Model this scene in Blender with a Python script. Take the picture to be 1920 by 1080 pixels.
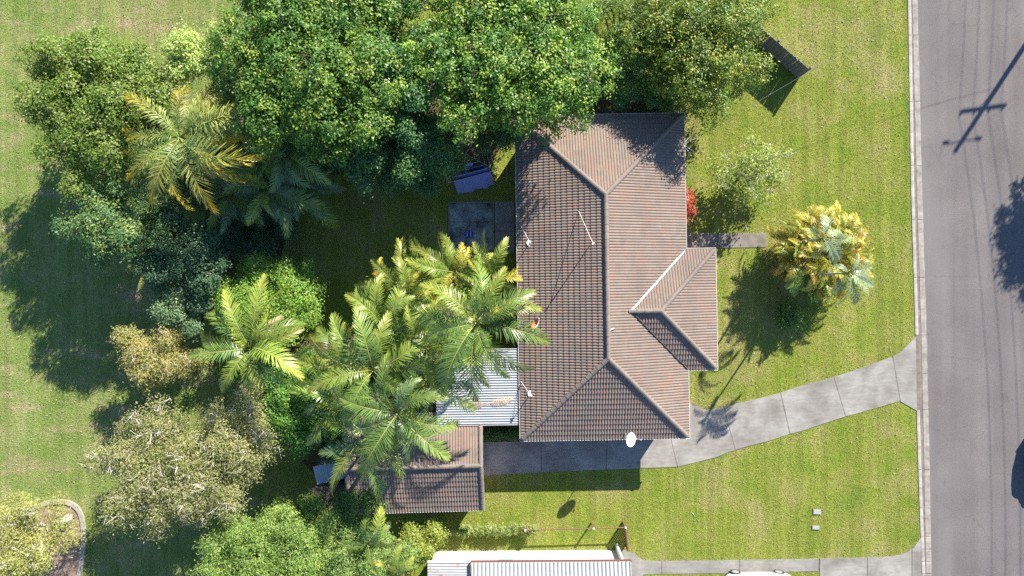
import bpy, bmesh, math, random
import numpy as np
from mathutils import Vector, Matrix, Euler

# ------------------------------------------------------------------ camera, sky, sun, exposure
scene = bpy.context.scene
for o in list(bpy.data.objects):
    bpy.data.objects.remove(o)
COL = scene.collection
R = math.radians
HC, F = 39.0, 1280.0                      # drone height (m); focal length in photograph pixels

cam_data = bpy.data.cameras.new('camera')
cam_data.sensor_width = 36.0
cam_data.lens = 24.0
cam_data.clip_start, cam_data.clip_end = 0.5, 2000.0
cam = bpy.data.objects.new('camera', cam_data)
COL.objects.link(cam)
cam.location = (0, 0, HC)
cam.rotation_euler = (0, 0, 0)
scene.camera = cam

SUN_EL = R(31.0)
SUN_AZ = math.atan2(0.55, 0.835)          # clockwise from +Y (towards +X)
world = bpy.data.worlds.new('World')
scene.world = world
world.use_nodes = True
wn = world.node_tree
bg = wn.nodes['Background']
sky = wn.nodes.new('ShaderNodeTexSky')
sky.sky_type = 'NISHITA'
sky.sun_disc = False
sky.sun_elevation = SUN_EL
sky.sun_rotation = SUN_AZ
wn.links.new(sky.outputs[0], bg.inputs[0])
sky.ozone_density = 5.5
sky.dust_density = 0.1
sky.air_density = 1.0
bg.inputs[1].default_value = 0.092

sd = bpy.data.lights.new('sun', 'SUN')
sd.energy = 5.0
sd.angle = R(0.5)
sd.color = (1.0, 0.935, 0.815)
sun = bpy.data.objects.new('sun', sd)
COL.objects.link(sun)
to_sun = Vector((math.sin(SUN_AZ) * math.cos(SUN_EL), math.cos(SUN_AZ) * math.cos(SUN_EL), math.sin(SUN_EL)))
sun.rotation_euler = to_sun.to_track_quat('Z', 'Y').to_euler()
sun.location = (20, 30, 40)

vs = scene.view_settings
vs.view_transform = 'Standard'
vs.look = 'None'
vs.gamma = 1.0
vs.use_curve_mapping = False
vs.exposure = 1.45
scene.render.engine = 'CYCLES'
scene.cycles.max_bounces = 6
scene.cycles.diffuse_bounces = 3
scene.cycles.glossy_bounces = 2
scene.cycles.transmission_bounces = 3
scene.cycles.use_denoising = False


def W(px, py, z=0.0):
    """a photograph pixel at a known height, as a point of the place"""
    k = (HC - z) / F
    return Vector(((px - 960) * k, (540 - py) * k, z))


# ------------------------------------------------------------------ helpers
def prop(o, label=None, cat=None, group=None, kind=None):
    if label: o['label'] = label
    if cat: o['category'] = cat
    if group: o['group'] = group
    if kind: o['kind'] = kind
    return o


def thing(name, label, cat, loc=(0, 0, 0), rz=0.0, group=None):
    o = bpy.data.objects.new(name, None)
    COL.objects.link(o)
    o.empty_display_size = 0.2
    o.location = loc
    o.rotation_euler = (0, 0, rz)
    return prop(o, label, cat, group)


def add(name, me, parent=None, mtx=None):
    o = bpy.data.objects.new(name, me)
    COL.objects.link(o)
    if parent is not None:
        o.parent = parent
    if mtx is not None:
        o.matrix_local = mtx
    return o


class MB:
    """collects simple shapes, builds them as one mesh"""
    def __init__(s):
        s.v = []; s.f = []

    def quad_grid(s, rows, close_u=False, close_v=False):
        base = len(s.v)
        n = len(rows[0])
        for r in rows: s.v += [tuple(p) for p in r]
        m = len(rows)
        for i in range(m if close_v else m - 1):
            for j in range(n if close_u else n - 1):
                a = base + i * n + j
                b = base + i * n + (j + 1) % n
                c = base + ((i + 1) % m) * n + (j + 1) % n
                d = base + ((i + 1) % m) * n + j
                s.f.append((a, b, c, d))
        return s

    def box(s, c, size, rz=0.0, mtx=None):
        hx, hy, hz = size[0] / 2, size[1] / 2, size[2] / 2
        base = len(s.v)
        ca, sa = math.cos(rz), math.sin(rz)
        for x, y, z in ((-hx, -hy, -hz), (hx, -hy, -hz), (hx, hy, -hz), (-hx, hy, -hz), (-hx, -hy, hz), (hx, -hy, hz), (hx, hy, hz), (-hx, hy, hz)):
            p = Vector((x * ca - y * sa, x * sa + y * ca, z))
            if mtx: p = mtx @ Vector((x, y, z))
            s.v.append((c[0] + p.x, c[1] + p.y, c[2] + p.z))
        for q in ((0, 3, 2, 1), (4, 5, 6, 7), (0, 1, 5, 4), (1, 2, 6, 5), (2, 3, 7, 6), (3, 0, 4, 7)):
            s.f.append(tuple(base + i for i in q))
        return s

    def tube(s, pts, radii, sides=6, caps=True):
        pts = [Vector(p) for p in pts]
        if not hasattr(radii, '__len__'): radii = [radii] * len(pts)
        rows = []
        ref = None
        for i, p in enumerate(pts):
            t = (pts[min(i + 1, len(pts) - 1)] - pts[max(i - 1, 0)])
            if t.length < 1e-9: t = Vector((0, 0, 1))
            t.normalize()
            if ref is None:
                ref = Vector((0, 0, 1)) if abs(t.z) < 0.9 else Vector((1, 0, 0))
            u = t.cross(ref)
            if u.length < 1e-6: u = t.cross(Vector((0, 1, 0.3)))
            u.normalize()
            w = t.cross(u).normalized()
            rows.append([p + (u * math.cos(a) + w * math.sin(a)) * radii[i] for a in [2 * math.pi * k / sides for k in range(sides)]])
        base = len(s.v)
        s.quad_grid(rows, close_u=True)
        if caps:
            s.f.append(tuple(base + k for k in range(sides)))
            s.f.append(tuple(base + (len(rows) - 1) * sides + k for k in reversed(range(sides))))
        return s

    def prism(s, poly, z0, z1):
        """vertical prism over a 2-D polygon (counter-clockwise)"""
        area = sum(poly[i][0] * poly[(i + 1) % len(poly)][1] - poly[(i + 1) % len(poly)][0] * poly[i][1] for i in range(len(poly)))
        if area < 0: poly = list(reversed(poly))
        n = len(poly); base = len(s.v)
        s.v += [(p[0], p[1], z0) for p in poly] + [(p[0], p[1], z1) for p in poly]
        s.f.append(tuple(base + n + i for i in range(n)))
        s.f.append(tuple(base + i for i in reversed(range(n))))
        for i in range(n):
            j = (i + 1) % n
            s.f.append((base + i, base + j, base + n + j, base + n + i))
        return s

    def lathe(s, c, prof, sides=16):
        rows = [[(c[0] + r * math.cos(a), c[1] + r * math.sin(a), c[2] + z) for a in [2 * math.pi * k / sides for k in range(sides)]] for r, z in prof]
        return s.quad_grid(rows, close_u=True)

    def mesh(s, name, mat, origin=(0, 0, 0), smooth=False):
        me = bpy.data.meshes.new(name)
        ox, oy, oz = origin
        me.from_pydata([(x - ox, y - oy, z - oz) for x, y, z in s.v], [], s.f)
        me.materials.append(mat)
        if smooth:
            me.polygons.foreach_set('use_smooth', [True] * len(me.polygons))
        me.update()
        return me

    def build(s, name, mat, parent=None, origin=(0, 0, 0), smooth=False):
        return add(name, s.mesh(name, mat, origin, smooth), parent)


def bevel(o, w=0.02, seg=2):
    m = o.modifiers.new('bevel', 'BEVEL'); m.width = w; m.segments = seg; m.limit_method = 'ANGLE'
    return o


def tri_mesh(name, verts, tris, cols, mat):
    """mesh straight from numpy arrays, with a per-point colour named tint"""
    me = bpy.data.meshes.new(name)
    nv, nt_ = len(verts), len(tris)
    me.vertices.add(nv)
    me.vertices.foreach_set('co', np.ascontiguousarray(verts, dtype=np.float32).ravel())
    me.loops.add(nt_ * 3)
    me.loops.foreach_set('vertex_index', np.ascontiguousarray(tris, dtype=np.int32).ravel())
    me.polygons.add(nt_)
    me.polygons.foreach_set('loop_start', np.arange(0, nt_ * 3, 3, dtype=np.int32))
    me.update(calc_edges=True)
    if cols is not None:
        at = me.color_attributes.new('tint', 'FLOAT_COLOR', 'POINT')
        c = np.ones((nv, 4), dtype=np.float32)
        c[:, :3] = cols
        at.data.foreach_set('color', c.ravel())
    me.materials.append(mat)
    return me


# ------------------------------------------------------------------ materials
def new_mat(name, col=(0.5, 0.5, 0.5), rough=0.7, metal=0.0, spec=0.3):
    m = bpy.data.materials.new(name)
    m.use_nodes = True
    b = m.node_tree.nodes['Principled BSDF']
    b.inputs['Base Color'].default_value = (*col, 1)
    b.inputs['Roughness'].default_value = rough
    b.inputs['Metallic'].default_value = metal
    b.inputs['Specular IOR Level'].default_value = spec
    return m


class N:
    """small node-graph helper on one material"""
    def __init__(s, m):
        s.m = m; s.t = m.node_tree; s.b = s.t.nodes['Principled BSDF']
        s.co = s.t.nodes.new('ShaderNodeTexCoord').outputs['Object']

    def link(s, a, b): s.t.links.new(a, b)

    def mapped(s, sc=(1, 1, 1), rot=0.0, co=None):
        n = s.t.nodes.new('ShaderNodeMapping')
        n.inputs['Scale'].default_value = sc
        n.inputs['Rotation'].default_value = (0, 0, rot)
        s.link(co or s.co, n.inputs[0]); return n.outputs[0]

    def noise(s, scale, detail=4, rough=0.55, co=None, dist=0.0):
        n = s.t.nodes.new('ShaderNodeTexNoise')
        n.inputs['Scale'].default_value = scale
        n.inputs['Detail'].default_value = detail
        n.inputs['Roughness'].default_value = rough
        n.inputs['Distortion'].default_value = dist
        s.link(co or s.co, n.inputs['Vector']); return n.outputs[0]

    def vor(s, scale, co=None):
        n = s.t.nodes.new('ShaderNodeTexVoronoi')
        n.inputs['Scale'].default_value = scale
        s.link(co or s.co, n.inputs['Vector']); return n.outputs[0]

    def vor_edge(s, scale):
        n = s.t.nodes.new('ShaderNodeTexVoronoi'); n.feature = 'DISTANCE_TO_EDGE'
        n.inputs['Scale'].default_value = scale
        w = s.t.nodes.new('ShaderNodeVectorMath'); w.operation = 'ADD'
        nz_ = s.t.nodes.new('ShaderNodeTexNoise'); nz_.inputs['Scale'].default_value = 1.3; nz_.inputs['Detail'].default_value = 5
        s.link(s.co, nz_.inputs['Vector']); s.link(s.co, w.inputs[0]); s.link(nz_.outputs['Color'], w.inputs[1])
        s.link(w.outputs[0], n.inputs['Vector']); return n.outputs['Distance']

    def ramp(s, fac, stops):
        n = s.t.nodes.new('ShaderNodeValToRGB')
        e = n.color_ramp.elements
        while len(e) < len(stops): e.new(0.5)
        for k, (p, c) in enumerate(stops):
            e[k].position = p
            e[k].color = (*c, 1) if hasattr(c, '__len__') else (c, c, c, 1)
        s.link(fac, n.inputs[0]); return n.outputs[0]

    def mix(s, fac, a, b, mode='MIX'):
        n = s.t.nodes.new('ShaderNodeMix'); n.data_type = 'RGBA'; n.blend_type = mode
        for sock, val in ((n.inputs[0], fac), (n.inputs[6], a), (n.inputs[7], b)):
            if isinstance(val, (int, float)): sock.default_value = val
            elif isinstance(val, tuple): sock.default_value = (*val, 1)
            else: s.link(val, sock)
        return n.outputs[2]

    def math(s, op, a, b=0.0):
        n = s.t.nodes.new('ShaderNodeMath'); n.operation = op
        for sock, val in ((n.inputs[0], a), (n.inputs[1], b)):
            if isinstance(val, (int, float)): sock.default_value = val
            else: s.link(val, sock)
        return n.outputs[0]

    def sep(s, axis):
        n = s.t.nodes.new('ShaderNodeSeparateXYZ'); s.link(s.co, n.inputs[0]); return n.outputs[axis]

    def color(s, c): s.link(c, s.b.inputs['Base Color'])

    def bump(s, h, strength=0.5, dist=0.02):
        n = s.t.nodes.new('ShaderNodeBump')
        n.inputs['Strength'].default_value = strength
        n.inputs['Distance'].default_value = dist
        s.link(h, n.inputs['Height']); s.link(n.outputs[0], s.b.inputs['Normal'])


def mat_grass():
    m = new_mat('grass', rough=0.9, spec=0.1); n = N(m)
    big = n.noise(0.11, 4, 0.6)
    mid = n.noise(0.55, 5, 0.62)
    fine = n.noise(6.0, 4, 0.7)
    grain = n.noise(17.0, 3, 0.75)
    yellow = n.ramp(mid, [(0.32, (0.122, 0.176, 0.021)), (0.50, (0.172, 0.196, 0.033)), (0.68, (0.205, 0.200, 0.058))])
    park = n.ramp(mid, [(0.30, (0.112, 0.170, 0.034)), (0.52, (0.160, 0.200, 0.055)), (0.70, (0.215, 0.222, 0.090))])
    side = n.ramp(n.math('MULTIPLY', n.math('ADD', n.sep(0), 16.0), 0.16), [(0.0, 0.0), (1.0, 1.0)])
    c = n.mix(side, park, yellow)
    straw = n.ramp(n.math('ADD', big, n.math('MULTIPLY', n.math('SUBTRACT', mid, 0.5), 0.55)), [(0.52, 0.0), (0.72, 0.55)])
    c = n.mix(straw, c, (0.260, 0.225, 0.100))
    # drought streaks in the park on the left: long thin bare lines
    st = n.noise(0.5, 5, 0.65, co=n.mapped((0.5, 1.9, 1), R(-42)))
    stm = n.math('MULTIPLY', n.ramp(st, [(0.53, 0.0), (0.66, 0.85)]), n.math('SUBTRACT', 1.0, side))
    c = n.mix(stm, c, (0.285, 0.225, 0.130))
    lush = n.ramp(n.noise(0.23, 3, 0.5, co=n.mapped((1, 1, 1), 0.7)), [(0.58, 0.0), (0.74, 0.55)])
    c = n.mix(lush, c, (0.090, 0.155, 0.020))
    mow = n.noise(1.0, 2, 0.5, co=n.mapped((2.6, 0.10, 1), R(3)))
    c = n.mix(0.35, c, n.ramp(mow, [(0.35, 0.35), (0.65, 0.70)]), 'OVERLAY')
    c = n.mix(0.45, c, n.ramp(fine, [(0.30, 0.32), (0.72, 0.72)]), 'OVERLAY')
    c = n.mix(0.75, c, n.ramp(grain, [(0.30, 0.28), (0.66, 0.80)]), 'OVERLAY')
    n.color(c)
    n.bump(n.math('ADD', n.math('MULTIPLY', fine, 0.8), grain), 0.9, 0.08)
    return m


def mat_blade():
    m = new_mat('grass_blade', rough=0.7, spec=0.15); n = N(m)
    a = n.t.nodes.new('ShaderNodeAttribute'); a.attribute_name = 'tint'
    n.color(a.outputs['Color'])
    return m


def mat_litter():
    m = new_mat('leaf_litter', rough=0.95, spec=0.1); n = N(m)
    c = n.ramp(n.noise(1.2, 6, 0.7), [(0.3, (0.045, 0.032, 0.018)), (0.5, (0.085, 0.060, 0.035)), (0.7, (0.06, 0.075, 0.022))])
    c = n.mix(0.7, c, n.ramp(n.vor(16), [(0.0, 0.25), (0.8, 0.8)]), 'OVERLAY')
    n.color(c); n.bump(n.noise(22, 4, 0.7), 0.9, 0.06)
    return m


def mat_concrete(name, base, stain, scale=0.8, blotch=0.6, grey=1.0):
    m = new_mat(name, rough=0.85, spec=0.25); n = N(m)
    big = n.noise(scale, 6, 0.62, dist=0.4)
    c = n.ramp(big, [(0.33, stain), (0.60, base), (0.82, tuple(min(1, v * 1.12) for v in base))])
    pit = n.noise(40, 4, 0.7)
    c = n.mix(0.45, c, n.ramp(pit, [(0.3, 0.36), (0.7, 0.62)]), 'OVERLAY')
    streak = n.noise(1.6, 5, 0.7, co=n.mapped((1.0, 3.5, 1), 0.2))
    c = n.mix(blotch, c, n.ramp(streak, [(0.34, 0.38), (0.66, 0.60)]), 'OVERLAY')
    n.color(c); n.bump(pit, 0.25, 0.01)
    return m


def mat_asphalt():
    m = new_mat('asphalt', rough=0.92, spec=0.2); n = N(m)
    c = n.ramp(n.noise(0.35, 5, 0.6), [(0.3, (0.122, 0.109, 0.107)), (0.7, (0.156, 0.140, 0.136))])
    track = n.noise(1.0, 3, 0.5, co=n.mapped((1.0, 0.018, 1), R(1.4)))
    c = n.mix(0.35, c, n.ramp(track, [(0.36, 0.36), (0.64, 0.63)]), 'OVERLAY')
    fine = n.noise(45, 3, 0.8)
    c = n.mix(0.8, c, n.ramp(n.noise(22, 3, 0.8), [(0.32, 0.22), (0.70, 0.76)]), 'OVERLAY')
    pale = n.ramp(n.noise(0.22, 3, 0.5, co=n.mapped((1.6, 0.30, 1))), [(0.50, 0.0), (0.72, 0.55)])
    c = n.mix(pale, c, (0.185, 0.170, 0.165))
    crack = n.ramp(n.vor_edge(0.22), [(0.0, 1.0), (0.006, 0.0)])
    c = n.mix(n.math('MULTIPLY', crack, 0.35), c, (0.07, 0.063, 0.06))
    oil = n.ramp(n.noise(1.4, 4, 0.6, co=n.mapped((1, .5, 1))), [(0.64, 0.0), (0.74, 0.45)])
    c = n.mix(oil, c, (0.095, 0.088, 0.088))
    chips = n.ramp(n.vor(9), [(0.0, 1.0), (0.035, 0.0)])
    c = n.mix(n.math('MULTIPLY', chips, 0.35), c, (0.5, 0.48, 0.45))
    n.color(c); n.bump(fine, 0.4, 0.012)
    return m


def mat_tile(name, dull=0.0):
    m = new_mat(name, rough=0.82, spec=0.25); n = N(m)
    a = n.t.nodes.new('ShaderNodeAttribute'); a.attribute_name = 'tint'
    n.co = n.t.nodes.new('ShaderNodeNewGeometry').outputs['Position']
    wear = n.noise(7.0, 5, 0.7)
    c = n.mix(n.ramp(wear, [(0.44, 0.0), (0.74, 0.45)]), a.outputs['Color'], (0.235, 0.196, 0.166))
    c = n.mix(n.ramp(n.noise(0.5, 4, 0.6), [(0.42, 0.0), (0.68, 0.50 + dull)]), c, (0.135, 0.112, 0.098))
    c = n.mix(n.ramp(n.noise(2.4, 6, 0.75), [(0.60, 0.0), (0.72, 0.45)]), c, (0.26, 0.25, 0.22))
    c = n.mix(0.5, c, n.ramp(n.noise(30, 3, 0.7), [(0.3, 0.3), (0.7, 0.68)]), 'OVERLAY')
    n.color(c); n.bump(n.noise(45, 3, 0.7), 0.3, 0.006)
    return m


def mat_metal_sheet(name, col, rust=0.0, rough=0.45):
    m = new_mat(name, col, rough, 0.0, 0.5); n = N(m)
    d = n.noise(1.3, 6, 0.7, co=n.mapped((1, 3, 1)))
    c = n.mix(n.ramp(d, [(0.45, 0.0), (0.75, 0.5)]), col, tuple(v * 0.62 for v in col))
    if rust:
        rr = n.ramp(n.noise(0.9, 5, 0.65), [(0.62 - rust, 0.0), (0.72 - rust, 1.0)])
        c = n.mix(rr, c, (0.30, 0.12, 0.075))
    n.color(c)
    return m


def mat_bark(name, c1, c2, sc=(6, 6, 1.2)):
    m = new_mat(name, rough=0.9, spec=0.15); n = N(m)
    v = n.noise(3.0, 5, 0.7, co=n.mapped(sc))
    n.color(n.ramp(v, [(0.35, c1), (0.65, c2)])); n.bump(v, 0.6, 0.03)
    return m


def mat_leaf(name, trans=0.35, rough=0.42, spec=0.45, vary=0.25, warm=(1.5, 1.55, 0.7)):
    m = new_mat(name, rough=rough, spec=spec); n = N(m)
    a = n.t.nodes.new('ShaderNodeAttribute'); a.attribute_name = 'tint'
    oi = n.t.nodes.new('ShaderNodeObjectInfo')
    g = n.math('ADD', n.math('MULTIPLY', oi.outputs['Random'], vary), 1.0 - vary / 2)
    hs = n.t.nodes.new('ShaderNodeHueSaturation')
    n.link(a.outputs['Color'], hs.inputs['Color']); n.link(g, hs.inputs['Value'])
    n.color(hs.outputs[0])
    tr = n.t.nodes.new('ShaderNodeBsdfTranslucent')
    n.link(n.mix(1.0, hs.outputs[0], warm, 'MULTIPLY'), tr.inputs['Color'])
    mx = n.t.nodes.new('ShaderNodeMixShader'); mx.inputs[0].default_value = trans
    n.link(n.b.outputs[0], mx.inputs[1]); n.link(tr.outputs[0], mx.inputs[2])
    n.link(mx.outputs[0], n.t.nodes['Material Output'].inputs['Surface'])
    return m


def mat_brick(name, c1, c2, mortar):
    m = new_mat(name, rough=0.85); n = N(m)
    geo = n.t.nodes.new('ShaderNodeNewGeometry')
    sx = n.t.nodes.new('ShaderNodeSeparateXYZ'); n.link(geo.outputs['Position'], sx.inputs[0])
    cb = n.t.nodes.new('ShaderNodeCombineXYZ')
    n.link(n.math('ADD', sx.outputs[0], sx.outputs[1]), cb.inputs[0]); n.link(sx.outputs[2], cb.inputs[1])
    br = n.t.nodes.new('ShaderNodeTexBrick')
    br.inputs['Color1'].default_value = (*c1, 1); br.inputs['Color2'].default_value = (*c2, 1); br.inputs['Mortar'].default_value = (*mortar, 1)
    br.inputs['Scale'].default_value = 1.0; br.inputs['Brick Width'].default_value = 0.24; br.inputs['Row Height'].default_value = 0.086
    br.inputs['Mortar Size'].default_value = 0.008
    n.link(cb.outputs[0], br.inputs['Vector']); n.color(br.outputs[0])
    return m


M = dict(
    grass=mat_grass(), blade=mat_blade(), litter=mat_litter(), asphalt=mat_asphalt(),
    drive=mat_concrete('driveway_concrete', (0.280, 0.264, 0.240), (0.175, 0.158, 0.138), 0.6, 0.7),
    path=mat_concrete('path_concrete', (0.20, 0.175, 0.155), (0.125, 0.108, 0.095), 1.4),
    footpath=mat_concrete('footpath_concrete', (0.25, 0.236, 0.216), (0.175, 0.165, 0.15), 1.0),
    kerb=mat_concrete('kerb_concrete', (0.37, 0.345, 0.315), (0.235, 0.21, 0.185), 1.5),
    gutterblock=mat_concrete('gutter_concrete', (0.315, 0.285, 0.250), (0.20, 0.175, 0.148), 2.2),
    gutterpan=mat_concrete('gutter_pan', (0.20, 0.172, 0.148), (0.125, 0.10, 0.08), 2.5),
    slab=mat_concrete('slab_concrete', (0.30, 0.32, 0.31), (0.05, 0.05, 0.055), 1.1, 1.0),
    edging=mat_concrete('edging_concrete', (0.34, 0.31, 0.27), (0.23, 0.20, 0.17), 2.0),
    tile=mat_tile('roof_tile'), tile_old=mat_tile('old_roof_tile', 0.35),
    white=new_mat('white_paint', (0.78, 0.77, 0.75), 0.5),
    gutter=new_mat('gutter_paint', (0.72, 0.66, 0.62), 0.5),
    fascia=new_mat('fascia_red', (0.28, 0.075, 0.07), 0.6),
    metal_white=mat_metal_sheet('white_sheet', (0.36, 0.375, 0.395)),
    metal_roof=mat_metal_sheet('pale_roof_sheet', (0.34, 0.345, 0.345), 0.0),
    metal_rust=mat_metal_sheet('rusted_roof_sheet', (0.40, 0.395, 0.39), 0.04),
    metal_brown=mat_metal_sheet('brown_sheet', (0.16, 0.115, 0.10), 0.0, 0.7),
    metal_sky_tint=mat_metal_sheet('sky_tinted_white_sheet', (0.52, 0.58, 0.66), 0.0),  # white metal, the blue of the sky on it painted into the colour
    galv=new_mat('galvanised', (0.55, 0.56, 0.57), 0.45, 0.6),
    brick=mat_brick('house_brick', (0.30, 0.15, 0.10), (0.36, 0.20, 0.14), (0.45, 0.42, 0.38)),
    wallwhite=new_mat('white_wall', (0.56, 0.55, 0.53), 0.75),
    glass=new_mat('dark_glass', (0.02, 0.025, 0.03), 0.08, 0.0, 0.6),
    teal=new_mat('teal_frame', (0.10, 0.42, 0.36), 0.5),
    oxide=new_mat('brown_oxide', (0.17, 0.075, 0.06), 0.6),
    timber=mat_bark('weathered_timber', (0.13, 0.125, 0.12), (0.30, 0.285, 0.27), (14, 14, 0.8)),
    polewood=mat_bark('pole_timber', (0.10, 0.08, 0.065), (0.17, 0.14, 0.11)),
    wire=new_mat('wire', (0.05, 0.05, 0.05), 0.5),
    service=new_mat('service_sheath', (0.16, 0.16, 0.16), 0.5),
    cable=new_mat('pale_cable', (0.6, 0.6, 0.58), 0.5),
    bark=mat_bark('bark_brown', (0.07, 0.05, 0.035), (0.16, 0.12, 0.09)),
    paperbark=mat_bark('paperbark', (0.42, 0.37, 0.31), (0.66, 0.62, 0.56)),
    palmtrunk=mat_bark('palm_trunk', (0.24, 0.22, 0.20), (0.40, 0.37, 0.34), (1, 1, 9)),
    crownshaft=new_mat('crownshaft', (0.14, 0.22, 0.06), 0.45),
    leaf=mat_leaf('broad_leaf', 0.38, 0.42, 0.32), leaf_dry=mat_leaf('dull_leaf', 0.38, 0.6, 0.25),
    frond=mat_leaf('palm_frond', 0.24, 0.36, 0.45, 0.55, (1.4, 1.45, 0.6)),
    cloth_blue=new_mat('blue_cloth', (0.22, 0.225, 0.44), 0.85, 0, 0.1),
    cloth_lilac=new_mat('lilac_cloth', (0.36, 0.38, 0.70), 0.85, 0, 0.1),
    cloth_navy=new_mat('navy_cloth', (0.05, 0.07, 0.22), 0.85, 0, 0.1),
    bluebox=new_mat('blue_plastic', (0.03, 0.12, 0.55), 0.4),
    carwhite=new_mat('car_white', (0.62, 0.62, 0.62), 0.18, 0, 0.6),
    cardark=new_mat('car_dark', (0.02, 0.03, 0.06), 0.18, 0, 0.6),
    rubber=new_mat('rubber', (0.02, 0.02, 0.02), 0.8),
    alloy=new_mat('alloy', (0.6, 0.6, 0.62), 0.3, 0.7),
    redlamp=new_mat('red_lamp', (0.5, 0.02, 0.03), 0.2),
    lamp=new_mat('clear_lamp', (0.5, 0.52, 0.55), 0.15),
    stone=new_mat('pale_stone', (0.30, 0.30, 0.29), 0.8),
    orange=new_mat('orange_sheath', (0.55, 0.18, 0.06), 0.6),
)
rng = np.random.default_rng(7)
random.seed(7)

# ------------------------------------------------------------------ ground, road, kerbs, paths
def sheet(name, pts, z, mat, kind='structure', sub=False):
    mb = MB(); mb.v = [(p[0], p[1], z) for p in pts]
    area = sum(pts[i][0] * pts[(i + 1) % len(pts)][1] - pts[(i + 1) % len(pts)][0] * pts[i][1] for i in range(len(pts)))
    idx = list(range(len(pts)))
    if area < 0: idx.reverse()
    mb.f = [tuple(idx)]
    return prop(mb.build(name, mat), kind=kind)


def pxs(pts, z=0.0):
    return [tuple(W(x, y, z)[:2]) for x, y in pts]


sheet('lawn', [(-400, -400), (400, -400), (400, 400), (-400, 400)], 0.0, M['grass'])

kerb_back = [(1696, -400), (1702, 0), (1708, 360), (1716, 630), (1718.5, 775), (1722, 900), (1726, 1010), (1729, 1090), (1745, 1500)]
kerb_mid = [(a + 9.5, b) for a, b in kerb_back]
kerb_front = [(1713, -400), (1720, 0), (1727, 300), (1731, 440), (1736, 600), (1739, 720), (1743, 900), (1746, 1080), (1756, 1500)]


def at_y(line, y):
    for (x0, y0), (x1, y1) in zip(line, line[1:]):
        if y0 <= y <= y1: return x0 + (x1 - x0) * (y - y0) / (y1 - y0)
    return line[0][0] if y < line[0][1] else line[-1][0]


ys_all = list(range(-400, 1501, 20))
road_left = [tuple(W(at_y(kerb_front, y) - 1.0, y)[:2]) for y in ys_all]
ROAD_R = 31.6
sheet('road', road_left + [(ROAD_R, -29.5), (ROAD_R - 0.9, 28.7)], 0.004, M['asphalt'])

def kerb_strip(x_off_y, prof, y0, y1, base_line):
    rows = []
    n = max(2, int((y1 - y0) / 12) + 1)
    for i in range(n):
        y = y0 + (y1 - y0) * i / (n - 1)
        p = W(at_y(base_line, y), y)
        rows.append([(p.x + dx, p.y, z) for dx, z in prof])
    return rows


def drive_zone(y): return 628 < y < 772 or y > 1012


# one base pan for the whole kerb, kerb and gutter blocks stand on it as pieces of their own
pan = MB()
rows = []
for y in ys_all:
    a, b = W(at_y(kerb_back, y), y), W(at_y(kerb_front, y), y)
    rows.append([(a.x + 0.02, a.y, 0.006), (a.x + 0.22, a.y, 0.018), (b.x - 0.22, b.y, 0.013), (b.x - 0.01, b.y, 0.010)])
pan.quad_grid(rows)
kerb_root = prop(pan.build('kerb', M['gutterpan']), kind='structure')
for o_ in [kerb_root]:
    pass
joints = [-60, 66, 190, 310, 412, 520, 628, 700, 768, 880, 952, 1005, 1029, 1052, 1075, 1110]
for y0, y1 in zip(joints, joints[1:]):
    ya, yb = y0 + 0.35, y1 - 0.35
    n = max(2, int((yb - ya) / 10) + 1)
    flat = drive_zone((y0 + y1) / 2)
    h = 0.030
    rk, rg = [], []
    for i in range(n):
        y = ya + (yb - ya) * i / (n - 1)
        a, b = W(at_y(kerb_back, y), y), W(at_y(kerb_front, y), y)
        j = random.uniform(-0.008, 0.008)
        rk.append([(a.x, a.y, 0.0), (a.x, a.y, h), (a.x + 0.10 + j, a.y, h + 0.004), (a.x + 0.15 + j, a.y, h * 0.75), (a.x + 0.19 + j, a.y, 0.018)])
        rg.append([(b.x - 0.31 + j, b.y, 0.014), (b.x - 0.30 + j, b.y, 0.030), (b.x - 0.05, b.y, 0.034), (b.x + j * 2, b.y, 0.030), (b.x + 0.015 + j * 2, b.y, 0.004)])
    if not flat or y1 > 1000:
        MB().quad_grid(rk).build('kerb_block', M['kerb'], kerb_root)
    MB().quad_grid(rg).build('gutter_block', M['gutterblock'], kerb_root)

# far kerb, outside the frame to the right
fk = MB()
fk.quad_grid([[(ROAD_R - 0.9 * (1 + y / 29) / 2 - 0.02 + dx, y, z) for dx, z in ((0, 0.0), (0.03, 0.10), (0.2, 0.13), (0.34, 0.12), (0.36, 0.0))] for y in range(-29, 30, 2)])
prop(fk.build('far_kerb', M['kerb']), kind='structure')

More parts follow.
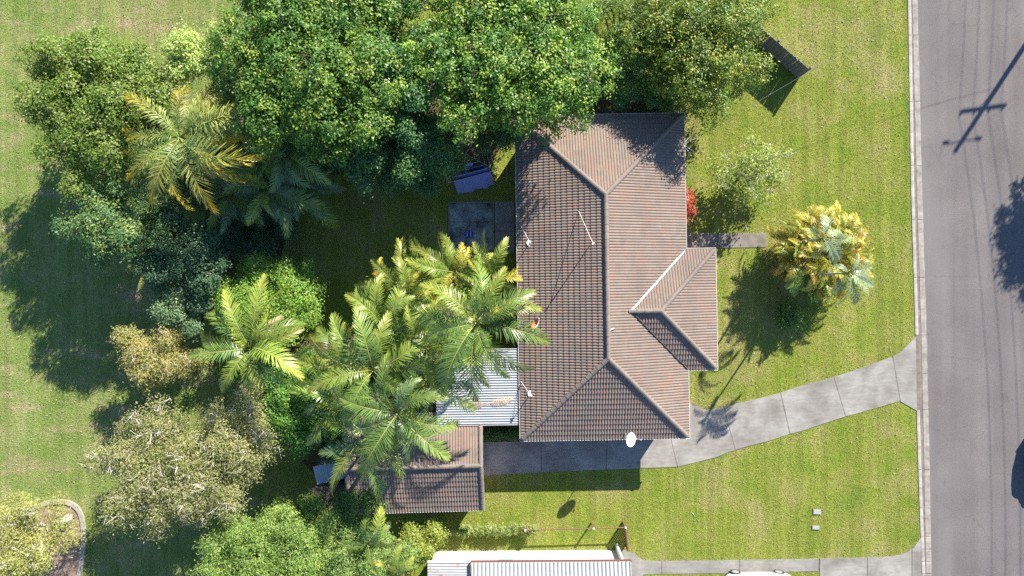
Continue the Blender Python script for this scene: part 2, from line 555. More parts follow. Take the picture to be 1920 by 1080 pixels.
# driveway: thin base slab with separate concrete panels
d_bot = [(897, 892), (1000, 886), (1136, 880), (1190, 878), (1270, 875), (1340, 858), (1378, 843), (1440, 827), (1481, 814), (1503, 808), (1585, 781), (1607, 775), (1687, 753)]
d_top = [(897, 829), (1000, 827), (1138, 824), (1230, 800), (1258, 764), (1288, 740), (1357, 766), (1440, 743), (1463, 739), (1503, 722), (1563, 708), (1673, 670)]
panels = [
    [(897, 829), (1015, 827), (1014, 885.5), (897, 892)],
    [(1016, 827), (1137.5, 826), (1135.5, 880), (1015, 885.5)],
    [(1139, 826), (1210, 825), (1257, 823), (1269, 875), (1190, 878), (1137, 880)],
    [(1230, 790), (1255, 770), (1285, 745), (1293, 752), (1296, 758), (1304, 764), (1325, 768.5), (1356, 763), (1377, 843), (1340, 858), (1270.5, 875), (1258.5, 823), (1212, 824)],
    [(1357.5, 762.6), (1400, 752), (1440, 743), (1462, 736.5), (1480, 813.5), (1440, 827), (1378.5, 842.5)],
    [(1463.5, 736), (1503, 723), (1562, 707), (1584, 780.5), (1503, 808), (1481.5, 813)],
    [(1563.5, 706.5), (1620, 688), (1672.5, 669), (1686.5, 752), (1607, 775), (1585.5, 780)],
    [(1674, 668), (1688, 661), (1703, 645), (1716.5, 631), (1717.5, 700), (1718.5, 770), (1688, 752.5)],
]
dbase = MB().prism(pxs([(898, 831), (1205, 828), (1292, 752), (1326, 770), (1440, 745), (1503, 725), (1673, 672), (1715, 635), (1717, 767), (1688, 750), (1503, 806), (1340, 856), (1270, 873), (898, 890)]), -0.05, 0.024)
drive = prop(dbase.build('driveway', M['path']), kind='structure')
for k, p in enumerate(panels):
    MB().prism(pxs(p), 0.0, 0.030 + 0.002 * (k % 3)).build('concrete_panel', M['drive'], drive)

pbase = MB().prism(pxs([(1262, 438.5), (1432, 436.5), (1434, 463), (1262, 464.5)]), -0.03, 0.010)
fpath = prop(pbase.build('front_path', M['gutterpan']), kind='structure')
for a, b in ((1260, 1345), (1346, 1436)):
    MB().prism(pxs([(a, 438), (b, 436.5), (b, 463.5), (a, 465)]), 0.0, 0.028).build('concrete_panel', M['path'], fpath)

nb = MB().prism(pxs([(1160, 1030), (1186, 1038), (1206, 1051.5), (1536, 1048.5), (1536, 1072), (1206, 1075), (1180, 1100), (1160, 1100)]), -0.03, 0.010)
npath = prop(nb.build('neighbour_path', M['gutterpan']), kind='structure')
for p in ([(1158, 1028), (1186, 1037), (1206, 1050.5), (1240, 1052), (1240, 1076), (1206, 1077), (1190, 1110), (1158, 1110)],
          [(1241, 1052), (1386, 1049.5), (1386, 1074), (1241, 1076)],
          [(1387, 1049.5), (1533.5, 1047.5), (1533.5, 1070.5), (1387, 1074)]):
    MB().prism(pxs(p), 0.0, 0.026).build('concrete_panel', M['footpath'], npath)
ab = MB().prism(pxs([(1538, 1049), (1685, 1044), (1718, 1020), (1727, 1012), (1731, 1300), (1538, 1300)]), -0.03, 0.012)
apron = prop(ab.build('neighbour_driveway', M['gutterpan']), kind='structure')
for p in ([(1537, 1047), (1625.5, 1045), (1625.5, 1150), (1537, 1150)],
          [(1626.5, 1045), (1672, 1043), (1690, 1040), (1709, 1031), (1709, 1150), (1626.5, 1150)],
          [(1710, 1030), (1716, 1022), (1725.5, 1008), (1730, 1150), (1710, 1150)]):
    MB().prism(pxs(p), 0.0, 0.030).build('concrete_panel', M['drive'], apron)

# beds of leaf litter under the trees, mulch bed behind the curved edging
sheet('garden_bed', pxs([(440, 165), (560, 130), (800, 130), (1080, 130), (1250, 150), (1262, 232), (960, 240), (905, 330), (800, 318), (700, 320), (600, 330), (545, 420), (520, 500), (540, 640), (640, 630), (700, 640), (700, 790), (600, 900), (500, 800), (470, 650), (420, 560), (380, 430), (400, 330)]), 0.006, M['litter'])
sheet('side_garden_bed', pxs([(905, 800), (985, 800), (985, 826), (905, 828)]), 0.007, M['litter'])
edge_pts = [(60, 955), (85, 944), (112, 940), (134, 944), (149, 957), (156, 980), (158, 1010), (155, 1045), (147, 1090), (136, 1130)]
sheet('mulch_bed', pxs(edge_pts + [(0, 1130), (0, 975)]), 0.006, mat_concrete('mulch', (0.27, 0.19, 0.145), (0.14, 0.10, 0.075), 3.0))
ep = [W(x, y) for x, y in edge_pts]
# smooth edging strip, built as separate poured lengths
def smooth(pts, n=6):
    out = []
    for i in range(len(pts) - 1):
        p0, p1, p2, p3 = pts[max(i - 1, 0)], pts[i], pts[i + 1], pts[min(i + 2, len(pts) - 1)]
        for k in range(n):
            t = k / n
            out.append(0.5 * ((2 * p1) + (p2 - p0) * t + (2 * p0 - 5 * p1 + 4 * p2 - p3) * t * t + (3 * p1 - p0 - 3 * p2 + p3) * t ** 3))
    out.append(pts[-1]); return out
eps = smooth(ep)
rows = []
for i, p in enumerate(eps):
    t = (eps[min(i + 1, len(eps) - 1)] - eps[max(i - 1, 0)]).normalized(); s_ = Vector((-t.y, t.x, 0))
    rows.append([p + s_ * 0.13, p + s_ * 0.12 + Vector((0, 0, .10)), p - s_ * 0.12 + Vector((0, 0, .10)), p - s_ * 0.13])
ed = MB().quad_grid(rows).build('garden_edging', M['edging'])
prop(ed, 'pale curved concrete edging around the mulch bed in the park', 'edging')

# ------------------------------------------------------------------ tiled roofs
GA, TW = 0.312, 0.30                     # tile gauge and cover width


def tile_profile():
    pr = []
    for k in range(2):
        o = k * 0.15
        pr += [(o + 0.0, 0.0), (o + 0.018, 0.002), (o + 0.045, 0.022), (o + 0.082, 0.030), (o + 0.118, 0.023), (o + 0.143, 0.003)]
    pr.append((0.2985, 0.0))
    return pr


PROF = tile_profile()


def tile_geo(tilt=0.030):
    v, f = [], []
    n = len(PROF)
    for x, z in PROF: v.append((x, -0.035, z + tilt + 0.012))
    for x, z in PROF: v.append((x, GA - 0.004, z + 0.006))
    for x, z in PROF: v.append((x, -0.035, 0.004))
    for i in range(n - 1):
        f.append((i, i + 1, n + i + 1, n + i))
        f.append((2 * n + i, 2 * n + i + 1, i + 1, i))
    return v, f


TV, TF = tile_geo()
TINTS = [(a * 0.93, b * 0.90, c * 0.85) for a, b, c in ((0.224, 0.172, 0.146), (0.214, 0.168, 0.145), (0.236, 0.168, 0.140), (0.204, 0.166, 0.146), (0.246, 0.162, 0.132), (0.224, 0.182, 0.158), (0.196, 0.155, 0.136), (0.230, 0.176, 0.151))]


def tile_variants(mat):
    out = []
    for k, c in enumerate(TINTS):
        me = bpy.data.meshes.new('roof_tile'); me.from_pydata(TV, [], TF); me.materials.append(mat)
        at = me.color_attributes.new('tint', 'FLOAT_COLOR', 'POINT')
        at.data.foreach_set('color', [x for _ in TV for x in (*c, 1)])
        out.append(me)
    return out


def lay_tiles(root, planes, mat, rank, limit=300):
    """planes: (A, eu, n_in, pitch, L, vmax, halfplanes). whole tiles become objects, cut and surplus ones one joined part"""
    variants = tile_variants(mat)
    whole = []
    bm_all = bmesh.new()
    lay = bm_all.loops.layers.float_color.new('tint')
    def emit(bm, mtx, tint, layer):
        vs_ = [bm.verts.new(mtx @ Vector(p)) for p in TV]
        for q in TF:
            fa = bm.faces.new([vs_[i] for i in q])
            for lp in fa.loops: lp[layer] = (*tint, 1)
    for A, eu, n_in, pitch, L, vmax, hp in planes:
        c, s = math.cos(pitch), math.sin(pitch)
        eu = Vector(eu); vv = Vector((n_in[0] * c, n_in[1] * c, s)); nn = eu.cross(vv)
        A = Vector(A)
        rot = Matrix((eu, vv, nn)).transposed().to_4x4()
        bm_cut = bmesh.new(); lc = bm_cut.loops.layers.float_color.new('tint')
        nu, nv = int(L / TW) + 2, int(vmax / GA) + 2
        for j in range(nv):
            for i in range(-1, nu):
                u0, v0 = i * TW, j * GA
                cs = [(u0, v0), (u0 + TW, v0), (u0, v0 + GA), (u0 + TW, v0 + GA)]
                ins = [all(a * u + b * v + k >= -1e-6 for a, b, k in hp) for u, v in cs]
                outs = any(all(a * u + b * v + k <= 0.0 for u, v in cs) for a, b, k in hp)
                if outs: continue
                jit = Matrix.Rotation(random.gauss(0, 0.003), 4, 'Z')
                mtx = Matrix.Translation(A + eu * u0 + vv * v0 + nn * random.uniform(0, 0.004)) @ rot @ jit
                t = random.randrange(len(TINTS))
                if all(ins): whole.append((mtx, t))
                else: emit(bm_cut, mtx, TINTS[t], lc)
        for a, b, k in hp:                # cut along hips, valleys and ridge
            # point on the line and its normal, in 3-D
            nrm = (eu * a + vv * b)
            q = A + (eu * a + vv * b) * (-k / (a * a + b * b))
            bmesh.ops.bisect_plane(bm_cut, geom=bm_cut.verts[:] + bm_cut.edges[:] + bm_cut.faces[:], plane_co=q, plane_no=nrm, clear_inner=True, clear_outer=False)
        me = bpy.data.meshes.new('tmp'); bm_cut.to_mesh(me); bm_cut.free()
        bm_all.from_mesh(me); bpy.data.meshes.remove(me)
    whole.sort(key=lambda w: rank(w[0].translation))
    for mtx, t in whole[:limit]:
        add('roof_tile', variants[t], root, mtx)
    for mtx, t in whole[limit:]:
        emit(bm_all, mtx, TINTS[t], lay)
    me = bpy.data.meshes.new('roof_tiling'); bm_all.to_mesh(me); bm_all.free()
    me.materials.append(mat)
    return prop(add('roof_tiling', me, root), kind='stuff')


def cap_mesh(mat, name, L=0.42, r=0.125):
    prof = [(-r, -0.045), (-r * 0.92, 0.010), (-r * 0.55, 0.062), (0, 0.082), (r * 0.55, 0.062), (r * 0.92, 0.010), (r, -0.045)]
    mb = MB()
    mb.quad_grid([[(0.0, y, z - 0.02) for y, z in prof], [(0.0, y * 1.06, z + 0.012) for y, z in prof], [(L, y * 0.96, z) for y, z in prof]])
    me = mb.mesh(name, mat)
    at = me.color_attributes.new('tint', 'FLOAT_COLOR', 'POINT')
    c = random.choice([(0.205, 0.166, 0.142), (0.19, 0.152, 0.13), (0.18, 0.146, 0.126), (0.215, 0.174, 0.148)])
    at.data.foreach_set('color', [x for _ in me.vertices for x in (*c, 1)])
    return me


def lay_caps(root, name, P0, P1, meshes, step=0.385):
    P0, P1 = Vector(P0), Vector(P1)
    d = (P1 - P0); L = d.length; d.normalize()
    side = Vector((0, 0, 1)).cross(d).normalized(); up = d.cross(side)
    n = max(1, round(L / step)); st = L / n
    for i in range(n):
        m = Matrix((d, side, up)).transposed().to_4x4()
        m = Matrix.Translation(P0 + d * (i * st - 0.012) + up * (0.028 + random.uniform(0, .006))) @ m @ Matrix.Rotation(random.gauss(0, 0.012), 4, 'Z') @ Matrix.Diagonal((st / 0.385, 1, 1, 1))
        add(name, random.choice(meshes), root, m)


def gutter_run(root, P0, P1, out, mat, w=0.11, h=0.10):
    """open channel along an eave; out = horizontal outward direction"""
    P0, P1, out = Vector(P0), Vector(P1), Vector(out)
    up = Vector((0, 0, 1))
    prof = [(0, 0.0), (0, -h), (w, -h), (w, 0.015), (w - 0.018, 0.015), (w - 0.018, -h + 0.02), (0.012, -h + 0.02), (0.012, 0.0)]
    MB().quad_grid([[P + out * a + up * b for a, b in prof] for P in (P0, P1)], close_u=True).build('gutter', mat, root)


# ------------------------------------------------------------------ the main house
PIT = R(22.0); CP, TP = math.cos(PIT), math.tan(PIT)
HW, HL, ZE = 4.44, 8.61, 2.50
house = thing('tiled_house', 'long hipped house with weathered pinkish brown tile roof', 'house', (4.823, 0.588, 0), R(0.95))
ZR = ZE + HW * TP
EX0, EY0, EY1 = 6.0, -4.98, 1.36        # front projection: outer x, south and north eaves
EH = (EY1 - EY0) / 2; EYC = (EY0 + EY1) / 2
ZX = ZE + EH * TP
proj = EX0 - HW
planes = [
    ((-HW, HL, ZE), (0, -1, 0), (1, 0), PIT, 2 * HL, HW / CP, [(1, -CP, 0), (-1, -CP, 2 * HL), (0, 1, 0), (0, -1, HW / CP)]),
    ((HW, -HL, ZE), (0, 1, 0), (-1, 0), PIT, 2 * HL, HW / CP, [(1, -CP, 0), (-1, -CP, 2 * HL), (0, 1, 0), (0, -1, HW / CP)]),
    ((-HW, -HL, ZE), (1, 0, 0), (0, 1), PIT, 2 * HW, HW / CP, [(1, -CP, 0), (-1, -CP, 2 * HW), (0, 1, 0)]),
    ((HW, HL, ZE), (-1, 0, 0), (0, -1), PIT, 2 * HW, HW / CP, [(1, -CP, 0), (-1, -CP, 2 * HW), (0, 1, 0)]),
    ((EX0, EY0, ZE), (0, 1, 0), (-1, 0), PIT, 2 * EH, EH / CP, [(1, -CP, 0), (-1, -CP, 2 * EH), (0, 1, 0)]),
    ((EX0, EY1, ZE), (-1, 0, 0), (0, -1), PIT, proj + EH, EH / CP, [(1, -CP, 0), (-1, CP, proj), (0, 1, 0), (0, -1, EH / CP)]),
    ((HW - EH, EY0, ZE), (1, 0, 0), (0, 1), PIT, proj + EH, EH / CP, [(-1, -CP, proj + EH), (1, CP, -EH), (0, 1, 0), (0, -1, EH / CP)]),
]
lay_tiles(house, planes, M['tile'], lambda p: -p.z + 0.02 * math.hypot(p.x + 2, p.y) + (5 if (p.x < -2.4 and p.y < 0) or (p.x < -3 and p.y > 6) else 0))
# underlay so that no gap between tiles shows the rooms below
ul = MB()
def under(poly): 
    b = len(ul.v); ul.v += [(x, y, z - 0.03) for x, y, z in poly]; ul.f.append(tuple(range(b, b + len(poly))))
ry = HL - HW
under([(-HW, -HL, ZE), (HW, -HL, ZE), (0, -ry, ZR)]); under([(HW, HL, ZE), (-HW, HL, ZE), (0, ry, ZR)])
under([(-HW, HL, ZE), (-HW, -HL, ZE), (0, -ry, ZR), (0, ry, ZR)]); under([(HW, -HL, ZE), (HW, HL, ZE), (0, ry, ZR), (0, -ry, ZR)])
xi, xa = HW - EH, EX0 - EH
under([(EX0, EY0, ZE), (EX0, EY1, ZE), (xa, EYC, ZX)])
under([(EX0, EY1, ZE), (HW, EY1, ZE), (xi, EYC, ZX), (xa, EYC, ZX)]); under([(HW, EY0, ZE), (EX0, EY0, ZE), (xa, EYC, ZX), (xi, EYC, ZX)])
ul.build('roof_underlay', M['timber'], house)
caps = [cap_mesh(M['tile'], 'ridge_cap') for _ in range(6)]
ZO = 0.035
lay_caps(house, 'ridge_cap', (0, -ry, ZR + ZO), (0, ry, ZR + ZO), caps)
for sx, sy in ((-1, -1), (1, -1), (-1, 1), (1, 1)):
    lay_caps(house, 'hip_cap', (sx * HW * 0.985, sy * (HL - 0.015 * HW), ZE + ZO + 0.01), (0, sy * ry, ZR + ZO), caps)
lay_caps(house, 'ridge_cap', (xi - 0.1, EYC, ZX + ZO), (xa, EYC, ZX + ZO), caps)
for y in (EY0, EY1):
    lay_caps(house, 'hip_cap', (EX0 - 0.05, y + (0.05 if y < EYC else -0.05), ZE + ZO + 0.01), (xa, EYC, ZX + ZO), caps)
# valleys: white mortar line to the north, shadow painted as dark strip to the south
for y, m_, w_, nm in ((EY1, M['white'], 0.055, 'valley_mortar'), (EY0, M['wire'], 0.04, 'valley_shadow')):
    a, b = Vector((HW + 0.02, y, ZE + 0.075)), Vector((xi, EYC, ZX + 0.085))
    pts = [a.lerp(b, t / 12) + Vector((random.gauss(0, .008), random.gauss(0, .008), 0)) for t in range(13)]
    MB().tube(pts, [w_ * random.uniform(0.75, 1.15) for _ in pts], 6).build(nm, m_, house, smooth=True)
G = 0.0
per = [((-HW, HL), (-HW, -HL), (-1, 0)), ((-HW, -HL), (HW, -HL), (0, -1)), ((HW, -HL), (HW, EY0), (1, 0)), ((HW, EY0), (EX0, EY0), (0, -1)),
       ((EX0, EY0), (EX0, EY1), (1, 0)), ((EX0, EY1), (HW, EY1), (0, 1)), ((HW, EY1), (HW, HL), (1, 0)), ((HW, HL), (-HW, HL), (0, 1))]
for a, b, o in per:
    d = Vector((b[0] - a[0], b[1] - a[1], 0)).normalized()
    ext = 0.105
    e0 = Vector((a[0], a[1], ZE)) - d * (ext if (a not in ((HW, EY0), (HW, EY1))) else -0.0)
    e1 = Vector((b[0], b[1], ZE)) + d * (ext if (b not in ((HW, EY0), (HW, EY1))) else -0.0)
    gutter_run(house, e0, e1, (o[0], o[1], 0), M['gutter'])
    mid = (e0 + e1) / 2; ln = (e1 - e0).length
    MB().box((mid.x - o[0] * 0.02, mid.y - o[1] * 0.02, ZE - 0.13), (ln if d.x else 0.03, ln if d.y else 0.03, 0.2)).build('fascia', M['fascia'], house)
    # gutter brackets: small bright straps every metre or so
    if o in ((0, -1), (0, 1), (-1, 0)):
        for k in range(1, int(ln / 1.2)):
            p = e0 + d * (k * 1.2)
            MB().box((p.x + o[0] * 0.05, p.y + o[1] * 0.05, ZE + 0.02), (0.03 if d.x else 0.12, 0.03 if d.y else 0.12, 0.012)).build('gutter_strap', M['white'], house)
wl = MB()
wi = 0.5
outline = [(-HW + wi, -HL + wi), (HW - wi, -HL + wi), (HW - wi, EY0 + wi), (EX0 - wi, EY0 + wi), (EX0 - wi, EY1 - wi), (HW - wi, EY1 - wi), (HW - wi, HL - wi), (-HW + wi, HL - wi)]
wl.prism(outline, 0.0, ZE - 0.14)
wl.build('wall', M['brick'], house)
so = MB().prism([(-HW, -HL), (HW, -HL), (HW, EY0), (EX0, EY0), (EX0, EY1), (HW, EY1), (HW, HL), (-HW, HL)], ZE - 0.138, ZE - 0.12)
so.build('soffit', M['wallwhite'], house)
def window(root, c, w, h, nx, ny, mat=M['glass'], fr=M['white']):
    lx = abs(ny) > 0.5
    f = MB()
    for dz in (-h / 2, h / 2): f.box((c[0], c[1], c[2] + dz), (w + 0.06 if lx else 0.08, 0.08 if lx else w + 0.06, 0.06))
    for ds in (-w / 2, 0, w / 2): f.box((c[0] + (ds if lx else 0), c[1] + (0 if lx else ds), c[2]), (0.05 if lx else 0.074, 0.074 if lx else 0.05, h - 0.06))
    o = f.build('window', fr, root)
    for sgn in (-1, 1):
        MB().box((c[0] + (sgn * w / 4 if lx else 0), c[1] + (0 if lx else sgn * w / 4), c[2]), (w / 2 - .05 if lx else .02, .02 if lx else w / 2 - .05, h - .06)).build('pane', mat, o)
for yy in (-6.2, 3.6, 6.4): window(house, (HW - wi + 0.02, yy, 1.5), 1.8, 1.2, 1, 0)
for yy in (-6.5, -3.0, 2.2, 5.2): window(house, (-HW + wi - 0.02, yy, 1.5), 1.6, 1.1, -1, 0)
window(house, (EX0 - wi + 0.02, EYC, 1.45), 2.4, 1.3, 1, 0)
for xx in (-2.2, 1.6): window(house, (xx, -HL + wi - 0.02, 1.6), 1.5, 1.0, 0, -1)
dr = MB().box((HW - wi + 0.02, 2.2, 1.05), (0.06, 0.9, 2.05)).build('door', M['oxide'], house)
MB().box((HW - wi + 0.07, 2.52, 1.0), (0.05, 0.03, 0.12)).build('handle', M['galv'], dr)


def house_pt(px, py, dz=0.0):
    """height of the west or east slope under a pixel (iterated), plus dz"""
    z = 3.2
    ca, sa = math.cos(R(0.95)), math.sin(R(0.95))
    for _ in range(8):
        p = W(px, py, z)
        dx, dy = p.x - 4.823, p.y - 0.588
        lx, ly = ca * dx + sa * dy, -sa * dx + ca * dy
        z = ZE + min(HW - abs(lx), HL - abs(ly)) * TP + 0.04
    return W(px, py, z) + Vector((0, 0, dz))


# masts with stays on the roof
def mast(base_px, stay_px, h, label, knob):
    b = house_pt(*base_px)
    r_ = thing('roof_mast', label, 'mast', b, 0, 'masts fixed to the house roof')
    MB().tube([(0, 0, -0.03), (0, 0, h)], 0.022, 8).build('pole', M['galv'], r_)
    t = house_pt(*stay_px) - b
    MB().tube([(0, 0, h - 0.08), t + Vector((0, 0, 0.02))], 0.012, 6).build('stay', M['gutter'], r_)
    if knob:
        mb = MB()
        mb.lathe((0, 0, -0.03), [(0.0, 0.05), (0.15, 0.045), (0.17, 0.03), (0.17, 0.0)], 14)
        mb.build('flashing', M['white'], r_)
        MB().lathe((0.0, 0, h - 0.06), [(0.0, 0.10), (0.05, 0.09), (0.065, 0.0), (0.03, -0.02)], 12).build('cap', M['white'], r_, smooth=True)
        MB().box((-0.07, 0.02, h - 0.10), (0.16, 0.05, 0.05), 0.5).build('bracket', M['white'], r_)
    else:
        for k, (dx, dz) in enumerate(((0.0, 0.05), (0.0, -0.18), (0.0, -0.36))):
            MB().box((dx, 0, h + dz), (0.13 - 0.02 * k, 0.05, 0.05), 0.7).build('insulator', M['white'], r_)
    return r_
mast((993, 456), (976, 422), 0.75, 'short white mast with stay nearest the gutter, above the palms', True)
mast((1106, 460), (1085, 396), 1.45, 'tall thin mast with long white stay beside the roof ridge', False)
mast((995, 738), (976.5, 715), 0.80, 'short white mast with stay above the corrugated patio roof', True)

# satellite dish at the south eave
dz = 3.35
dc = W(1181, 824, dz)
dish = thing('satellite_dish', 'oval white satellite dish on the south gutter of the house', 'satellite dish', (dc.x, dc.y, 0))
tilt = Vector((0.60, 0.02, 0.62)).normalized()           # the way the dish looks
q = tilt.to_track_quat('Z', 'Y').to_matrix().to_4x4()
mb = MB()
rows = []
for k in range(6):
    r = 0.40 * k / 5
    rows.append([q @ Vector((r * 0.93 * math.cos(a), r * 1.0 * math.sin(a), 0.5 * r * r)) + Vector((0, 0, dz)) for a in [2 * math.pi * j / 28 for j in range(28)]])
mb.quad_grid(rows, close_u=True)
rows2 = [[p - (q @ Vector((0, 0, 0.012))) for p in r] for r in rows]
mb.quad_grid(list(reversed(rows2)), close_u=True)
mb.quad_grid([rows[-1], rows2[-1]], close_u=True)
mb.build('reflector', M['white'], dish, smooth=True)
back = q @ Vector((0, 0, -0.03)) + Vector((0, 0, dz))
MB().tube([back, back + Vector((-0.12, 0.05, -0.12)), (-0.10, 0.14, 2.62), (-0.02, 0.26, 2.52)], 0.025, 8).build('bracket_arm', M['galv'], dish)
tip = q @ Vector((0, -0.30, 0.48)) + Vector((0, 0, dz))
MB().tube([q @ Vector((0, -0.37, 0.05)) + Vector((0, 0, dz)), tip], 0.012, 6).build('feed_arm', M['galv'], dish)
MB().box(tip, (0.06, 0.06, 0.10)).build('receiver', M['galv'], dish)

# small things lying on the house roof
p = house_pt(1147, 618, 0.05)
mb = MB(); pts = [Vector((-0.11, -0.05, 0)), Vector((-0.06, -0.01, .02)), Vector((0.0, 0.02, .02)), Vector((0.08, 0.05, .0)), Vector((0.17, 0.06, 0))]
mb.tube(pts, [0.02, 0.035, 0.035, 0.03, 0.02], 6)
o = mb.build('plastic_strip', M['white'], smooth=True); o.location = p
prop(o, 'small bent white strip lying on tiles just right of the ridge', 'strip')
p = house_pt(1003, 607, 0.07)
sh = thing('fallen_sheath', 'orange boat shaped palm sheath with white rim on roof beside palms', 'palm sheath', p, R(-28))
rows = []
for i in range(9):
    t = i / 8; w_ = 0.14 * math.sin(math.pi * (0.08 + 0.88 * t)) ** 0.7
    rows.append([Vector((math.sin(a) * w_, (t - 0.5) * 0.72, 0.12 - math.cos(a) * w_ * 0.8 + 0.10 * (2 * t - 1) ** 2)) for a in [(-1.3 + 2.6 * k / 6) for k in range(7)]])
MB().quad_grid(rows).build('inner_face', M['orange'], sh, smooth=True)
MB().tube([r[-1] for r in rows], 0.022, 5).build('rim', M['white'], sh)

# ------------------------------------------------------------------ garage, lean-to, patio cover
gz = 2.05
GX0, GX1, GY0, GY1 = -8.75, -1.66, -12.04, -6.9
gcx, gcy = (GX0 + GX1) / 2, (GY0 + GY1) / 2
garage = thing('tiled_garage', 'gabled garage with old brown tile roof under the palms', 'garage', (gcx, gcy, 0), R(1.6))
gw, gh = (GX1 - GX0) / 2, (GY1 - GY0) / 2
GP = R(20); gzr = gz + gh * math.tan(GP); gv = gh / math.cos(GP)
lay_tiles(garage, [((-gw, -gh, gz), (1, 0, 0), (0, 1), GP, 2 * gw, gv, [(1, 0, 0), (-1, 0, 2 * gw), (0, 1, 0), (0, -1, gv)]),
                   ((gw, gh, gz), (-1, 0, 0), (0, -1), GP, 2 * gw, gv, [(1, 0, 0), (-1, 0, 2 * gw), (0, 1, 0), (0, -1, gv)])],
          M['tile_old'], lambda p: -p.x + (3 if p.y > gh - 0.7 else 0), 300)
ug = MB(); ug.v = [(-gw, -gh, gz - .03), (gw, -gh, gz - .03), (gw, 0, gzr - .03), (-gw, 0, gzr - .03), (gw, gh, gz - .03), (-gw, gh, gz - .03)]; ug.f = [(0, 1, 2, 3), (3, 2, 4, 5)]
ug.build('roof_underlay', M['timber'], garage)
gcaps = [cap_mesh(M['tile_old'], 'ridge_cap') for _ in range(5)]
lay_caps(garage, 'ridge_cap', (-gw, 0, gzr + .035), (gw - 0.05, 0, gzr + .035), gcaps)
for sx in (-1, 1):
    for sy in (-1, 1):
        lay_caps(garage, 'barge_cap', (sx * (gw + 0.02), sy * gh, gz + 0.03), (sx * (gw + 0.02), 0, gzr + 0.03), gcaps)
gutter_run(garage, (-gw - .05, -gh, gz), (gw + .1, -gh, gz), (0, -1, 0), M['gutter'])
gutter_run(garage, (gw + .1, gh, gz), (-gw - .05, gh, gz), (0, 1, 0), M['gutter'])
gwall = MB().prism([(-gw + .12, -gh + .35), (gw - .12, -gh + .35), (gw - .12, gh - .35), (-gw + .12, gh - .35)], 0, gz - 0.03)
for sx in (-1, 1):
    b = len(gwall.v); x = sx * (gw - .12)
    gwall.v += [(x, -gh + .35, gz - .03), (x, gh - .35, gz - .03), (x, 0, gzr - .15)]; gwall.f.append((b, b + 1, b + 2))
gwall.build('wall', M['brick'], garage)
rd = MB()
for k in range(8): rd.box((gw - .10, 0.3, 0.16 + k * 0.235), (0.05, 2.6, 0.215))
rd.build('roller_door', M['gutter'], garage)

lt = thing('lean_to', 'low dark brown iron lean-to at the far end of the garage', 'shed', (-9.9, -11.55, 0), R(1.6))
def ribbed(u0, u1, v0, v1, pitch, rib=0.022, along='x', z0=0.0, z1=0.0):
    """ribbed sheet: ribs run along u, profile across v"""
    mb = MB(); prof = []
    n = int(round((v1 - v0) / pitch)); st = (v1 - v0) / n
    for k in range(n):
        a = v0 + k * st
        prof += [(a, 0), (a + st * 0.66, 0), (a + st * 0.74, rib), (a + st * 0.90, rib), (a + st * 0.98, 0)]
    prof.append((v1, 0))
    rows = []
    for u, zz in ((u0, z0), (u1, z1)):
        rows.append([((u, v, zz + h) if along == 'x' else (v, u, zz + h)) for v, h in prof])
    return mb.quad_grid(rows)
for k in range(3):
    ribbed(-0.72, 0.72, -1.0 + k * 0.72, -1.0 + (k + 1) * 0.72 - 0.01, 0.12, 0.02, 'y', 1.75 + 0.003 * k, 1.95).build('roof_sheet', M['metal_brown'], lt)
MB().prism([(-0.9, -0.62), (1.0, -0.62), (1.0, 0.62), (-0.9, 0.62)], 0, 1.7).build('wall', M['timber'], lt)
sp = W(616, 886, 1.5)
ss = thing('pale_shed_roof', 'white metal shed roof with painted blue sky tint showing through foliage left of garage', 'shed', (sp.x, sp.y, 0), R(12))
for k in range(2):
    ribbed(-0.5, 0.5, -0.75 + k * 0.75, -0.75 + (k + 1) * 0.75 - 0.01, 0.10, 0.018, 'y', 1.5 + 0.003 * k, 1.58).build('roof_sheet', M['metal_sky_tint'], ss)
MB().prism([(-0.66, -0.44), (0.66, -0.44), (0.66, 0.44), (-0.66, 0.44)], 0, 1.48).build('wall', M['metal_sky_tint'], ss)

PX0, PX1, PY0, PY1, PZ = -4.05, 0.40, -7.42, -3.3, 2.34
patio = thing('patio_cover', 'white corrugated patio roof between the house and the garage', 'patio roof', (PX0, PY0, 0), R(0.9))
nsh = 6; sw = (PY1 - PY0) / nsh
for k in range(nsh):
    ribbed(0, PX1 - PX0, k * sw, (k + 1) * sw - 0.004, sw / 5, 0.040, 'x', PZ + 0.002 * (k % 2), PZ + 0.06 + 0.002 * (k % 2)).build('roof_sheet', M['metal_white'], patio)
for x in (0.15, (PX1 - PX0) - 0.3):
    for y in (0.12, 2.1, PY1 - PY0 - 0.12):
        MB().box((x, y, PZ / 2 - .06), (0.09, 0.09, PZ - .12)).build('post', M['oxide'], patio)
for y in (0.12, 2.1, PY1 - PY0 - 0.12):
    MB().box(((PX1 - PX0) / 2, y, PZ - .05), (PX1 - PX0 - .1, 0.06, 0.09)).build('beam', M['oxide'], patio)
MB().box(((PX1 - PX0) / 2, -0.015, PZ - 0.03), (PX1 - PX0, 0.02, 0.11)).build('fascia', M['fascia'], patio)

